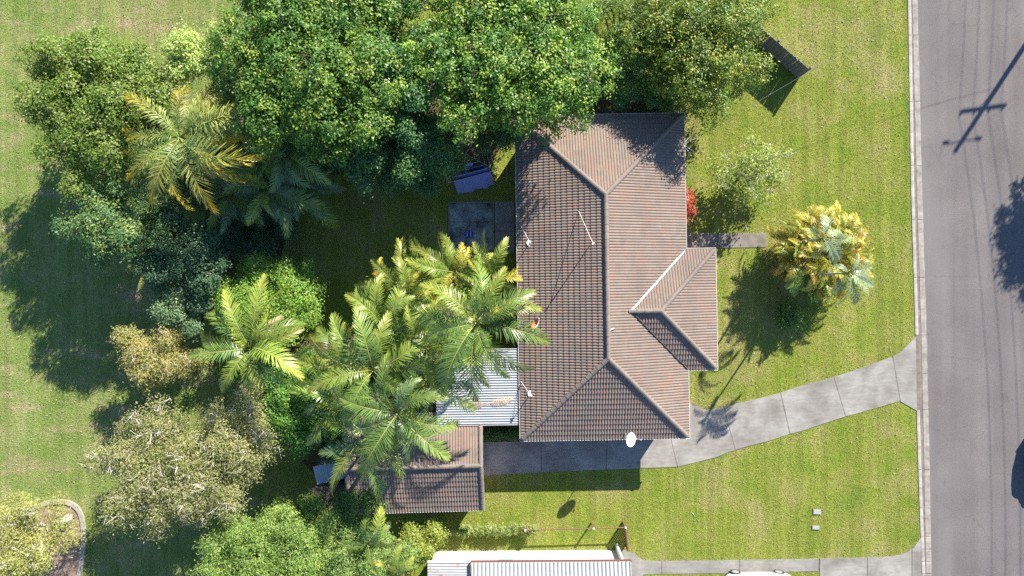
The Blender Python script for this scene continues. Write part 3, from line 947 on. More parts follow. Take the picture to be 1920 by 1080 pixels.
# ------------------------------------------------------------------ neighbour's house at the bottom edge
nz = 2.5
NY = W(0, 1054, nz).y
NX0, NX1, NXL = W(884, 0, nz).x, W(1183, 0, nz).x, W(801, 0, nz).x
nh = thing('white_neighbour_house', 'white walled house with pale ribbed metal roof at the bottom edge', 'house', (NX0, NY, 0), R(0.4))
Wd = NX1 - NX0; Ll = NX0 - NXL
D = 9.0
nsheet = 8; swd = Wd / nsheet
for k in range(nsheet):
    mb = ribbed(0.0, -D / 2, k * swd, (k + 1) * swd - 0.004, swd / 5, 0.06, 'y', nz + 0.04, nz + 0.04 + D / 2 * math.tan(R(12)))
    mb.build('roof_sheet', M['metal_roof'], nh)
    mb = ribbed(-D, -D / 2, k * swd, (k + 1) * swd - 0.004, swd / 5, 0.06, 'y', nz + 0.04, nz + 0.04 + D / 2 * math.tan(R(12)))
    mb.build('roof_sheet', M['metal_roof'], nh)
for k in range(8):
    ribbed(-Ll, -0.04, -0.05 - (k + 1) * 0.76, -0.05 - k * 0.76 - 0.004, 0.155, 0.028, 'x', nz - 0.16 + 0.002 * (k % 2), nz - 0.10 + 0.002 * (k % 2)).build('side_roof_sheet', M['metal_rust'], nh)
MB().box((Wd / 2, 0.03, nz - 0.02), (Wd + 0.08, 0.09, 0.10)).build('gutter', M['oxide'], nh)
MB().box((-Ll / 2 - .03, -0.02, nz - 0.19), (Ll - 0.06, 0.06, 0.08)).build('gutter', M['gutter'], nh)
MB().box((-0.05, -2.2, nz - 0.0), (0.06, 4.4, 0.20)).build('barge_board', M['oxide'], nh)
MB().prism([(-Ll + .12, -0.36), (Wd - 0.3, -0.36), (Wd - 0.3, -D + .36), (-Ll + .12, -D + .36)], 0, nz - 0.22).build('wall', M['wallwhite'], nh)
MB().prism([(-0.03, -0.345), (Wd - 0.29, -0.345), (Wd - 0.29, -D + .38), (-0.03, -D + .38)], nz - 0.218, nz + 0.015).build('upper_wall', M['wallwhite'], nh)
MB().box((-Ll + .11, -3.2, 1.15), (0.03, 5.6, 2.2)).build('side_wall', M['timber'], nh)
wx = W(948, 0, 1.4).x - NX0
fr = MB().box((wx, -0.335, 1.60), (0.85, 0.06, 0.50)).build('window', M['teal'], nh)
MB().box((wx, -0.31, 1.62), (0.74, 0.03, 0.30)).build('pane', M['glass'], fr)
wx = W(1033, 0, 1.4).x - NX0
fr = MB().box((wx, -0.335, 1.55), (1.05, 0.07, 0.16)).build('vent', M['white'], nh)
MB().box((wx, -0.305, 1.575), (0.95, 0.03, 0.05)).build('vent_slot', M['glass'], fr)
MB().box((Wd - 0.40, -0.16, 1.10), (0.10, 0.40, 2.0)).build('downpipe_box', M['white'], nh)

# brown pipe rail fence beside the neighbour, with a hedge at its west end
fz = 0.95
fa, fb, fc = W(985, 994, fz), W(1173, 989, fz), W(1178, 1033, fz)
rf = thing('rail_fence', 'brown rail fence on white posts beside the white neighbour house', 'fence', (fb.x, fb.y, 0))
o_ = Vector((fb.x, fb.y, 0))
MB().tube([fa - o_, fb - o_], 0.035, 8).build('top_rail', M['oxide'], rf)
MB().tube([fb - o_, fc - o_], 0.045, 8).build('top_rail', M['oxide'], rf)
for t in (0.0, 0.68, 1.0):
    p = fa.lerp(fb, t) - o_
    MB().box((p.x, p.y, fz / 2), (0.075, 0.075, fz + .03)).build('post', M['oxide'], rf)
    MB().box((p.x, p.y, fz + 0.055), (0.09, 0.09, 0.06)).build('post_cap', M['white'], rf)
p = fc - o_
MB().box((p.x, p.y, fz / 2), (0.075, 0.075, fz)).build('post', M['oxide'], rf)
for k in range(9):
    a, b = fb.lerp(fc, (k + .5) / 9) - o_, None
    MB().box((a.x, a.y, fz / 2 - .02), (0.03, 0.10, fz - .08)).build('paling', M['oxide'], rf)

# dark paling fence at the top right corner of the garden
fh = 1.55
pa, pb = W(1497, 146), W(1380, 46)
pf = thing('paling_fence', 'dark weathered timber paling fence with corner post beside the tree', 'fence', pa)
d = (pb - pa); L = d.length; d.normalize(); s_ = Vector((-d.y, d.x, 0))
npal = int(L / 0.118); ang = math.atan2(d.y, d.x)
pal_var = []
for k in range(5):
    hh = fh - random.uniform(0, 0.05)
    pal_var.append(MB().box((0, 0, hh / 2), (0.124, 0.018, hh)).mesh('paling', M['timber']))
for k in range(npal):
    q_ = d * (0.09 + k * 0.118)
    m_ = Matrix.Translation(q_ + s_ * (0.022 * (k % 2))) @ Matrix.Rotation(ang + random.gauss(0, .02), 4, 'Z') @ Matrix.Rotation(random.gauss(0, .01), 4, 'Y')
    add('paling', random.choice(pal_var), pf, m_)
for z in (0.35, 1.25):
    c_ = d * (L / 2) - s_ * 0.035 + Vector((0, 0, z))
    MB().box(c_, (L, 0.045, 0.09), ang).build('rail', M['timber'], pf)
for k in range(3):
    c_ = d * (0.02 + k * 2.3) - s_ * 0.10
    MB().box((c_.x, c_.y, (fh + .08) / 2), (0.11, 0.11, fh + .08), ang).build('post', M['timber'], pf)

# ------------------------------------------------------------------ foliage
def unit(a): return a / np.maximum(np.linalg.norm(a, axis=-1, keepdims=True), 1e-9)


def leaves(name, cen, nrm, Ls, ws, cols, mat, fold=0.18, axis=None):
    """one folded two-triangle leaf per row"""
    n = len(cen)
    rnd = rng.normal(size=(n, 3)) if axis is None else axis + 0.45 * rng.normal(size=(n, 3))
    t = unit(rnd - (rnd * nrm).sum(1, keepdims=True) * nrm)
    b = np.cross(nrm, t)
    Lh, wh = (Ls / 2)[:, None], (ws / 2)[:, None]
    v = np.empty((n, 4, 3))
    v[:, 0] = cen - t * Lh
    v[:, 1] = cen + b * wh - nrm * wh * fold * 2
    v[:, 2] = cen + t * Lh - nrm * Lh * 0.25
    v[:, 3] = cen - b * wh - nrm * wh * fold * 2
    base = (np.arange(n) * 4)[:, None]
    tris = np.concatenate([base + np.array([0, 1, 2]), base + np.array([0, 2, 3])], 1).reshape(-1, 3)
    c = np.repeat(cols[:, None, :], 4, 1).reshape(-1, 3)
    return tri_mesh(name, v.reshape(-1, 3), tris, c, mat)


LEAF_GAIN = 1.5


def lobe_leaves(lobes, nleaf, leafL, leafW, pal, clump=0.20, up=0.55, perclump=28, low=-0.25, tip=None, tipfrac=0.25):
    """lobes: rows x,y,z,r,rz. returns arrays for leaves()"""
    lobes = np.array(lobes)
    w = lobes[:, 3] ** 2; w = w / w.sum()
    ncl = max(8, nleaf // perclump)
    li = rng.choice(len(lobes), ncl, p=w)
    d = unit(rng.normal(size=(ncl * 3, 3)))
    d = d[d[:, 2] > low][:ncl]
    while len(d) < ncl:
        e = unit(rng.normal(size=(ncl, 3))); d = np.concatenate([d, e[e[:, 2] > low]])[:ncl]
    rr = lobes[li, 3:4]; rz = lobes[li, 4:5]
    depth = np.where(rng.random((ncl, 1)) < 0.72, rng.uniform(0.86, 1.08, (ncl, 1)), rng.uniform(0.45, 0.86, (ncl, 1)))
    cc = lobes[li, :3] + d * depth * np.concatenate([rr, rr, rz], 1)
    # every leaf
    ci = np.repeat(np.arange(ncl), perclump)
    n = len(ci)
    off = rng.normal(size=(n, 3)) * clump * np.array([1, 1, 0.75])
    cs = rng.uniform(0.7, 1.3, (ncl, 1))
    cen = cc[ci] + off * cs[ci]
    nrm = unit(d[ci] * 0.55 + np.array([0, 0, up]) + np.array(to_sun) * 0.35 + rng.normal(size=(n, 3)) * 0.42 + unit(off) * 0.35)
    pal = np.array(pal) * LEAF_GAIN
    k = rng.random((n, 1))
    base = pal[0] * (1 - k) + pal[1] * k
    if tip is not None:
        istip = (rng.random(ncl) < tipfrac)
        lt_ = istip[ci] & (rng.random(n) < 0.75)
        base[lt_] = np.array(tip) * LEAF_GAIN * rng.uniform(0.8, 1.2, (lt_.sum(), 1))
    base = base * (rng.uniform(0.82, 1.18, (ncl, 1)))[ci] * rng.uniform(0.8, 1.2, (n, 1))
    Ls = leafL * rng.uniform(0.7, 1.3, n); ws = leafW * rng.uniform(0.75, 1.25, n)
    return cen, nrm, Ls, ws, base


def make_tree(name, label, cat, cx, cy, zc, z1, rxp, ryp, nsub, nleaf, leafL, leafW, pal, tip=None, tipfrac=0.25, bark='bark', group=None,
              lobe=(0.22, 0.42), trunk=0.16, mat='leaf', clump=0.20, seed=0, limbs_out=0, zlow=None, up=0.55, rot=0.0, perclump=28):
    """crown centred on a pixel at height zc, topped at z1; half axes in photograph pixels at that height"""
    global rng
    rng = np.random.default_rng(100 + seed)
    if leafL > 0.145 and perclump > 20:
        leafL *= 0.69; leafW *= 0.74; nleaf = int(nleaf * 1.60); clump *= 0.85; perclump = 36
    c = W(cx, cy, zc); k = (HC - zc) / F
    rx, ry, rz = rxp * k, ryp * k, z1 - zc
    zl = zlow if zlow is not None else max(0.4, zc - rz * 0.7)
    root = thing(name, label, cat, (c.x, c.y, 0), 0, group)
    lobes = []
    m = min(rx, ry)
    ca, sa = math.cos(rot), math.sin(rot)
    for i in range(nsub):
        for _ in range(30):
            a = i * 2.399963 + rng.uniform(-0.5, 0.5)
            rr = math.sqrt((i + 0.5) / nsub) * rng.uniform(0.82, 1.02)
            rs = m * rng.uniform(*lobe) * (0.92 - 0.25 * rr)
            bulge = 1.0 + 0.10 * math.sin(3 * a + seed) + 0.08 * math.sin(5 * a + 2 * seed) + (0.10 * rng.random() if rr > 0.8 else 0)
            x, y = rr * bulge * math.cos(a) * (rx - rs * 0.75), rr * bulge * math.sin(a) * (ry - rs * 0.75)
            break
        zz = zc + (rz - rs * 0.8) * math.sqrt(max(0.0, 1 - 0.80 * rr * rr)) * (1.0 if i % 3 else 0.30) * rng.uniform(0.66, 1.0)
        lobes.append((x * ca - y * sa, x * sa + y * ca, zz, rs, rs * rng.uniform(0.7, 0.95)))
    inner = []
    for i in range(max(3, nsub // 2)):         # lower storey closes the view to the ground
        a = rng.uniform(0, 2 * math.pi); rr = math.sqrt(rng.random()) * 0.85
        rs = m * rng.uniform(*lobe) * 0.9
        x, y = rr * math.cos(a) * (rx - rs * .6), rr * math.sin(a) * (ry - rs * .6)
        inner.append((x * ca - y * sa, x * sa + y * ca, rng.uniform(zl + rs * .5, max(zl + rs * .6, zc)), rs, rs * 0.8))
    arr = lobe_leaves(lobes + inner, nleaf, leafL, leafW, pal, clump, up, perclump, tip=tip, tipfrac=tipfrac)
    add('crown', leaves('crown', *arr, M[mat]), root)
    tb = MB()
    fork = max(0.5, zl * 0.75)
    tb.tube([(0, 0, -0.05), (0.02, 0.03, fork * 0.5), (0.05, 0.0, fork)], [trunk * 1.25, trunk, trunk * 0.85], 8)
    for j, (x, y, z, rs, _z) in enumerate(lobes):
        p0 = Vector((0.05, 0.0, fork * rng.uniform(0.8, 1.0))); p3 = Vector((x, y, z))
        p1 = p0.lerp(p3, 0.35) + Vector((rng.normal() * .2, rng.normal() * .2, 0.15 * (z - fork)))
        p2 = p0.lerp(p3, 0.72) + Vector((rng.normal() * .15, rng.normal() * .15, 0.08 * (z - fork)))
        tb.tube([p0, p1, p2, p3], [trunk * 0.55, trunk * 0.38, trunk * 0.24, trunk * 0.08], 5, caps=False)
        for _ in range(limbs_out):             # pale branchlets that break through the foliage
            a = rng.uniform(0, 6.28); e = rng.uniform(0.3, 1.3)
            dd = Vector((math.cos(a) * math.cos(e), math.sin(a) * math.cos(e), math.sin(e)))
            q0 = p2.lerp(p3, 0.6)
            q1 = p3 + dd * rs * 0.45 + Vector((rng.normal(), rng.normal(), 0)) * .14
            q2 = p3 + dd * rs * 0.8 + Vector((rng.normal(), rng.normal(), 0)) * .16
            q3 = p3 + dd * rs * rng.uniform(0.98, 1.18) + Vector((rng.normal(), rng.normal(), 0)) * .16
            tb.tube([q0, q1, q2, q3], [trunk * 0.20, trunk * 0.13, trunk * 0.08, trunk * 0.02], 5, caps=False)
            for _f in range(2):
                q4 = q2 + (dd + Vector((rng.normal(), rng.normal(), rng.normal() * .5)) * .9).normalized() * rs * .4
                tb.tube([q1.lerp(q2, rng.uniform(.3, .9)), q2.lerp(q4, .5) + Vector((rng.normal(), rng.normal(), 0)) * .05, q4], [trunk * 0.09, trunk * 0.06, trunk * 0.015], 4, caps=False)
    tb.build('trunk', M[bark], root, smooth=True)
    return root


GREEN = [(0.042, 0.102, 0.020), (0.100, 0.185, 0.030)]
DEEP = [(0.040, 0.098, 0.036), (0.072, 0.145, 0.046)]
OLIVE = [(0.052, 0.095, 0.016), (0.118, 0.165, 0.028)]
TEAL = [(0.050, 0.105, 0.040), (0.100, 0.165, 0.058)]
LIME = [(0.085, 0.165, 0.024), (0.135, 0.220, 0.036)]
FRESH = [(0.075, 0.135, 0.026), (0.145, 0.205, 0.048)]
KHAKI = [(0.115, 0.128, 0.048), (0.275, 0.250, 0.128)]
YTIP = (0.185, 0.250, 0.036)
PALE = [(0.20, 0.255, 0.075), (0.31, 0.335, 0.130)]

TG = 'trees and bushes of the overgrown tree belt'
T = make_tree
T('broadleaf_tree', 'bushy olive green tree at far left beside the park lawn', 'tree', 190, 205, 4.6, 7.0, 150, 158, 30, 42000, 0.20, 0.10, OLIVE, (0.16, 0.19, 0.05), 0.25, seed=1, group=TG, trunk=.2, limbs_out=1)
T('broadleaf_tree', 'tall bright green tree with yellow tips, left of the big gap at top edge', 'tree', 580, 110, 6.3, 9.4, 186, 212, 46, 68000, 0.21, 0.11, GREEN, YTIP, 0.30, seed=2, group=TG, trunk=.28, limbs_out=1)
T('broadleaf_tree', 'tall yellow tipped green tree overhanging the north west corner of the house roof', 'tree', 940, 100, 6.0, 8.8, 214, 182, 46, 66000, 0.21, 0.11, GREEN, YTIP, 0.34, seed=3, group=TG, trunk=.28, limbs_out=1)
T('broadleaf_tree', 'dark leafy tree above the washing line, lit only in spots', 'tree', 720, 285, 4.2, 6.3, 190, 80, 24, 32000, 0.20, 0.10, DEEP, (0.10, 0.17, 0.03), 0.15, seed=4, group=TG)
T('broadleaf_tree', 'rounded olive tree between the house roof and the paling fence', 'tree', 1300, 90, 3.3, 6.5, 146, 140, 34, 44000, 0.18, 0.095, OLIVE, (0.20, 0.215, 0.035), 0.32, seed=5, group=TG, zlow=0.9)
T('wispy_tree', 'light wispy green tree between two broader trees above the roof', 'tree', 1165, 45, 3.0, 4.8, 90, 130, 16, 17000, 0.22, 0.05, FRESH, (0.17, 0.22, 0.08), 0.3, seed=6, group=TG, zlow=0.8)
T('broadleaf_tree', 'small dark tree directly above the north gutter of the house', 'tree', 1190, 165, 2.2, 3.7, 110, 50, 14, 13000, 0.18, 0.09, DEEP, seed=7, group=TG, zlow=.8)
T('pale_shrub', 'pale yellow green shrub wedged between the two left trees', 'shrub', 375, 112, 4.6, 6.4, 72, 62, 12, 12000, 0.20, 0.09, [(0.15, 0.21, 0.05), (0.23, 0.29, 0.08)], (0.30, 0.34, 0.12), 0.4, seed=8, group=TG)
T('broadleaf_tree', 'blue green tree edging the shaded park lawn, below the tall palm', 'tree', 240, 420, 4.0, 6.2, 112, 85, 18, 20000, 0.18, 0.09, TEAL, (0.16, 0.20, 0.05), 0.22, seed=9, group=TG)
T('broadleaf_tree', 'dark teal bush in deep shade left of the back yard', 'tree', 345, 470, 3.2, 5.0, 105, 85, 14, 16000, 0.18, 0.09, [(0.040, 0.085, 0.045), (0.075, 0.13, 0.062)], seed=10, group=TG)
T('broadleaf_tree', 'pale blue green rounded bush between shaded lawn and leaning palm', 'tree', 352, 568, 2.6, 4.2, 66, 56, 12, 10500, 0.17, 0.085, [(0.085, 0.145, 0.075), (0.14, 0.205, 0.105)], (0.19, 0.22, 0.07), 0.15, seed=11, group=TG)
T('dense_bush', 'bright lime green rounded bush beside the shaded back yard', 'bush', 512, 560, 2.4, 4.2, 112, 88, 26, 30000, 0.15, 0.085, LIME, (0.17, 0.23, 0.04), 0.25, seed=12, group=TG, zlow=.3)
T('broadleaf_tree', 'dark bush in shade under the palms by the back yard corner', 'bush', 470, 440, 1.8, 2.8, 95, 62, 10, 10000, 0.17, 0.085, [(0.035, 0.07, 0.035), (0.06, 0.10, 0.045)], seed=13, group=TG, zlow=.3)
T('paperbark_tree', 'small khaki paperbark tree with white twigs beside the lawn shadow', 'tree', 302, 666, 2.8, 4.4, 88, 58, 16, 17000, 0.13, 0.045, [(0.125, 0.135, 0.042), (0.225, 0.205, 0.080)], (0.25, 0.19, 0.075), 0.2, bark='paperbark', mat='leaf_dry', seed=14, group=TG, limbs_out=3, trunk=.14)
T('paperbark_tree', 'large pale khaki paperbark tree with white limbs, biggest in lower left', 'tree', 330, 880, 3.6, 5.8, 165, 122, 40, 52000, 0.13, 0.045, KHAKI, (0.15, 0.17, 0.05), 0.35, bark='paperbark', mat='leaf_dry', seed=15, group=TG, limbs_out=3, trunk=.22, lobe=(0.2, 0.34))
T('paperbark_tree', 'khaki paperbark tree with forked white limbs near the shed', 'tree', 455, 810, 3.6, 5.4, 92, 90, 20, 20000, 0.13, 0.045, KHAKI, (0.16, 0.17, 0.05), 0.35, bark='paperbark', mat='leaf_dry', seed=16, group=TG, limbs_out=3, trunk=.2)
T('paperbark_tree', 'sparse paperbark tree in the mulch bed at lower left corner', 'tree', 45, 1015, 3.6, 5.4, 95, 88, 18, 17000, 0.13, 0.045, [(0.15, 0.17, 0.045), (0.25, 0.24, 0.085)], (0.28, 0.25, 0.1), 0.2, bark='paperbark', mat='leaf_dry', seed=17, group=TG, limbs_out=3, trunk=.2)
T('broadleaf_tree', 'fresh green tree with narrow leaves at the bottom edge, left half', 'tree', 500, 1045, 3.4, 5.2, 165, 92, 28, 34000, 0.19, 0.055, FRESH, (0.19, 0.25, 0.06), 0.3, seed=18, group=TG, limbs_out=1)
T('broadleaf_tree', 'light green feathery tree at the bottom edge next to small palms', 'tree', 665, 1045, 3.0, 4.6, 105, 78, 18, 19000, 0.20, 0.05, [(0.11, 0.18, 0.045), (0.18, 0.25, 0.075)], (0.2, 0.25, 0.07), 0.3, seed=19, group=TG, limbs_out=1)
T('broadleaf_tree', 'light green bush above the bottom edge under the garage gutter line', 'bush', 575, 965, 2.6, 4.0, 75, 46, 12, 12000, 0.19, 0.055, FRESH, (0.19, 0.25, 0.06), 0.3, seed=20, group=TG)
T('dense_bush', 'rich green bush between khaki tree and the garage', 'bush', 562, 785, 2.6, 4.0, 75, 88, 18, 22000, 0.16, 0.09, [(0.045, 0.125, 0.020), (0.080, 0.180, 0.030)], (0.12, 0.2, 0.03), 0.2, seed=21, group=TG, zlow=.3)
T('dense_bush', 'green undergrowth bush below the leaning palm', 'bush', 560, 700, 1.8, 2.9, 85, 50, 12, 13000, 0.16, 0.08, [(0.05, 0.12, 0.025), (0.09, 0.17, 0.035)], seed=22, group=TG, zlow=.2)
T('dense_bush', 'dark green bush crowding the left end of the garage', 'bush', 622, 815, 2.0, 3.0, 40, 45, 8, 7000, 0.16, 0.085, [(0.035, 0.085, 0.02), (0.06, 0.12, 0.03)], seed=23, group=TG, zlow=.3)
T('dense_bush', 'dark undergrowth bush at the heart of the palm thicket', 'bush', 790, 600, 1.8, 3.0, 125, 105, 16, 16000, 0.18, 0.08, [(0.08, 0.145, 0.02), (0.14, 0.20, 0.03)], seed=24, group=TG, zlow=.2)
T('dense_bush', 'yellow green bush at the west end of the neighbour hedge', 'bush', 790, 1008, 1.3, 2.2, 42, 34, 9, 8000, 0.15, 0.07, [(0.14, 0.19, 0.03), (0.21, 0.245, 0.05)], (0.26, 0.27, 0.05), 0.3, seed=25, zlow=.2)
T('young_tree', 'sparse pale yellow green young tree on the front lawn', 'tree', 1405, 322, 1.7, 3.1, 84, 72, 22, 4600, 0.15, 0.07, [(0.120, 0.170, 0.030), (0.195, 0.230, 0.055)], (0.25, 0.275, 0.07), 0.3, bark='paperbark', seed=26, limbs_out=3, trunk=.07, lobe=(0.10, 0.34), clump=.20, zlow=.8, perclump=11)
T('red_shrub', 'red leaved shrub against the front wall of the house', 'shrub', 1288, 386, 1.2, 1.9, 14, 30, 8, 1500, 0.26, 0.07, [(0.20, 0.03, 0.022), (0.27, 0.07, 0.04)], (0.26, 0.11, 0.05), 0.2, seed=27, zlow=.2, lobe=(0.5, 0.8), trunk=.05, clump=.15)
T('low_shrub', 'low green shrub beneath the golden palm clump', 'shrub', 1480, 588, 0.6, 1.0, 22, 28, 7, 2600, 0.13, 0.06, [(0.05, 0.10, 0.02), (0.085, 0.14, 0.03)], seed=28, zlow=.15, trunk=.05)
T('roadside_tree', 'leafy tree across the road whose shadow falls on the asphalt', 'tree', 2392, 66, 5.5, 8.6, 150, 185, 30, 26000, 0.26, 0.13, GREEN, seed=29, trunk=.3)
T('dense_bush', 'dark shaded bush behind the orange tipped palm, under the tall trees', 'bush', 470, 290, 2.0, 3.2, 85, 80, 12, 12000, 0.18, 0.09, DEEP, seed=31, group=TG, zlow=.3)
T('broadleaf_tree', 'dark tree filling the gap between the two tall bright trees', 'tree', 765, 165, 5.6, 7.9, 95, 118, 16, 17000, 0.20, 0.10, DEEP, seed=32, group=TG, zlow=.8)
T('dense_bush', 'dark bush in the corner between house roof and washing line', 'bush', 935, 240, 2.2, 3.3, 50, 55, 8, 8000, 0.18, 0.09, DEEP, (0.10, 0.14, 0.03), 0.2, seed=33, group=TG, zlow=.4)
T('dense_bush', 'dark bush below the big feathery palm, above the blue green tree', 'bush', 385, 360, 2.4, 3.8, 80, 60, 10, 10000, 0.18, 0.09, [(0.045, 0.09, 0.035), (0.075, 0.13, 0.045)], seed=34, group=TG, zlow=.4)
T('dense_bush', 'dark shaded bush at the foot of the tall bright tree', 'bush', 560, 235, 2.6, 4.0, 90, 75, 12, 12000, 0.18, 0.09, DEEP, seed=35, group=TG, zlow=.3)
T('dense_bush', 'dark leafy bush just left of the washing line, above the yard', 'bush', 745, 262, 2.4, 3.6, 85, 55, 10, 10000, 0.18, 0.09, DEEP, seed=36, group=TG, zlow=.3)
T('dense_bush', 'dark bush behind the banana plant at the yard edge', 'bush', 640, 280, 2.2, 3.4, 75, 50, 9, 9000, 0.18, 0.09, DEEP, seed=37, group=TG, zlow=.3)
T('wispy_tree', 'leafy green tree between two tall trees, cut by the top edge', 'tree', 735, 20, 5.0, 7.0, 60, 80, 10, 10000, 0.20, 0.10, DEEP, (0.1, .16, .03), .2, seed=38, group=TG)
T('dense_bush', 'dark bush against the lower left corner of the garage roof', 'bush', 672, 938, 2.2, 3.4, 50, 36, 8, 7500, 0.17, 0.08, [(0.05, 0.10, 0.025), (0.09, 0.15, 0.035)], seed=39, group=TG, zlow=.3)
# hedges: the one on the neighbour's rail fence and the strip beside the driveway
def hedge(name, label, x0, y0, x1, y1, z, w, n, pal, seed, tip=None):
    global rng
    rng = np.random.default_rng(300 + seed)
    a, b = W(x0, y0, z), W(x1, y1, z)
    c = (a + b) / 2
    root = thing(name, label, 'hedge', (c.x, c.y, 0))
    L = (b - a).length; m = max(4, int(L / 0.35)); lob = []
    for i in range(m):
        p = a.lerp(b, (i + .5) / m) - c
        for _ in range(2):
            lob.append((p.x + rng.normal() * .05, p.y + rng.normal() * w * .3, z * rng.uniform(.45, .78), w * rng.uniform(.5, .8), z * .3))
    add('foliage', leaves('foliage', *lobe_leaves(lob, n, 0.11, 0.05, pal, 0.09, tip=tip), M['leaf']), root)
    tb = MB()
    for i in range(m):
        p = a.lerp(b, (i + .5) / m) - c
        tb.tube([(p.x, p.y, 0), (p.x + rng.normal() * .08, p.y + rng.normal() * .08, z * .7)], [.025, .01], 5)
    tb.build('stems', M['bark'], root)
hedge('clipped_hedge', 'long narrow green hedge along the rail fence', 825, 999, 1008, 995, 0.9, 0.22, 7000, [(0.13, 0.17, 0.045), (0.20, 0.23, 0.075)], 1, (0.24, 0.25, 0.10))
hedge('low_hedge', 'short dark green planting between garage, patio and driveway', 906, 816, 972, 814, 0.55, 0.36, 4200, [(0.045, 0.10, 0.025), (0.09, 0.15, 0.035)], 2)

# ------------------------------------------------------------------ palms
def frond_mesh(name, L, wid, nl, lift, droop, ca, cb, seed, vee=0.35, sag=0.55, lw=0.034, spread=(72, 22), stalk=0.14, plume=0.0, rach=(0.30, 0.32, 0.08), twist=0.0):
    r = np.random.default_rng(seed)
    ns = 14
    ts = np.linspace(0, 1, ns + 1)
    ang = lift - (lift + droop) * ts ** 1.25
    P = np.zeros((ns + 1, 3))
    side_bend = r.normal() * 0.36
    yaw = side_bend * ts ** 1.5
    for i in range(ns):
        am, ym = (ang[i] + ang[i + 1]) / 2, (yaw[i] + yaw[i + 1]) / 2
        P[i + 1] = P[i] + L / ns * np.array([math.cos(am) * math.cos(ym), math.cos(am) * math.sin(ym), math.sin(am)])
    V, Tn, C = [], [], []
    ca, cb, rach = np.array(ca) * 1.25, np.array(cb) * 1.2, np.array(rach)

    def at(t):
        f = min(t * ns, ns - 1e-6); i = int(f); u = f - i
        p = P[i] * (1 - u) + P[i + 1] * u
        a = np.interp(t, ts, ang); y = np.interp(t, ts, yaw)
        tg = np.array([math.cos(a) * math.cos(y), math.cos(a) * math.sin(y), math.sin(a)])
        sd = np.array([-math.sin(y), math.cos(y), 0.0])
        tw = twist * t
        upv = np.cross(tg, sd)
        sd2 = sd * math.cos(tw) + upv * math.sin(tw); up2 = -sd * math.sin(tw) + upv * math.cos(tw)
        return p, tg, sd2, up2
    for i in range(nl):
        t = stalk + (1 - stalk) * (i + 0.5) / nl
        q = (t - stalk) / (1 - stalk)
        shape = min(1.0, 0.35 + q / 0.22 * 0.65) * (1 - 0.72 * max(0, (q - 0.35) / 0.65) ** 2.0)
        for s in (-1, 1):
            p, tg, sd, up = at(min(1, t + r.normal() * 0.004))
            ph = math.radians(spread[0] + (spread[1] - spread[0]) * q + r.normal() * 5)
            ve = vee + plume * r.normal() + r.normal() * 0.08
            dirv = tg * math.cos(ph) + (sd * s * math.cos(ve) + up * math.sin(ve)) * math.sin(ph)
            ll = wid * shape * r.uniform(0.86, 1.1)
            mid = p + dirv * ll * 0.55 + np.array([0, 0, -sag * ll * 0.12])
            tipp = p + dirv * ll * 0.93 + np.array([0, 0, -sag * ll * 0.60 * r.uniform(0.6, 1.3)])
            wv = unit(tg - dirv * (tg @ dirv)) * lw
            b = len(V)
            V += [p + wv * 0.35, p - wv * 0.35, mid + wv * 0.55, mid - wv * 0.55, tipp]
            Tn += [(b, b + 1, b + 2), (b + 2, b + 1, b + 3), (b + 2, b + 3, b + 4)]
            f = np.clip(q ** 1.6 + r.normal() * 0.07, 0, 1)
            c = (ca * (1 - f) + cb * f) * r.uniform(0.70, 1.25)
            c2 = c * (1 + 0.25 * r.random()) + np.array([0.02, 0.01, 0.0]) * r.random()
            C += [c, c, c, c, c2]
    # rachis
    rr = np.linspace(0.032, 0.006, ns + 1) * (L / 3.0)
    b0 = len(V)
    for i in range(ns + 1):
        p, tg, sd, up = at(ts[i])
        for a in (0, 2.1, 4.2):
            V.append(p + (sd * math.cos(a + .5) + up * math.sin(a + .5)) * rr[i]); C.append(rach)
    for i in range(ns):
        for k in range(3):
            a, b_, c_, d_ = b0 + i * 3 + k, b0 + i * 3 + (k + 1) % 3, b0 + (i + 1) * 3 + (k + 1) % 3, b0 + (i + 1) * 3 + k
            Tn += [(a, b_, c_), (a, c_, d_)]
    return tri_mesh(name, np.array(V), np.array(Tn), np.array(C), M['frond'])


FR = {}
def fset(key, n, L, wid, nl, ca, cb, seed, lift=(0.5, 0.9), droop=(0.4, 1.0), **kw):
    r = random.Random(seed)
    FR[key] = [frond_mesh('frond', L, wid, nl, r.uniform(*lift), r.uniform(*droop), ca, cb, seed * 50 + i, twist=r.uniform(-0.8, 0.8), **kw) for i in range(n)]


fset('green', 8, 3.2, 0.80, 54, (0.085, 0.155, 0.036), (0.185, 0.240, 0.045), 1, droop=(0.5, 1.1))
fset('bright', 8, 3.2, 0.74, 58, (0.135, 0.205, 0.030), (0.270, 0.290, 0.050), 2, lift=(0.6, 1.0), droop=(0.3, 0.8))
fset('golden', 8, 2.2, 0.50, 44, (0.22, 0.235, 0.030), (0.44, 0.35, 0.055), 3, lift=(0.7, 1.2), droop=(0.5, 1.5), plume=.25, lw=.028, rach=(0.45, 0.36, 0.06))
fset('orange', 5, 2.0, 0.46, 42, (0.26, 0.22, 0.03), (0.48, 0.27, 0.045), 4, lift=(0.5, 1.0), droop=(0.6, 1.5), plume=.25, lw=.028, rach=(0.45, 0.28, 0.06))
fset('queen', 7, 3.4, 0.70, 84, (0.150, 0.220, 0.065), (0.54, 0.38, 0.04), 5, lift=(0.45, 0.8), droop=(0.6, 1.2), plume=0.5, sag=0.8, lw=0.030)
fset('shade', 7, 2.6, 0.62, 44, (0.085, 0.150, 0.065), (0.140, 0.200, 0.075), 6, droop=(0.5, 1.2))
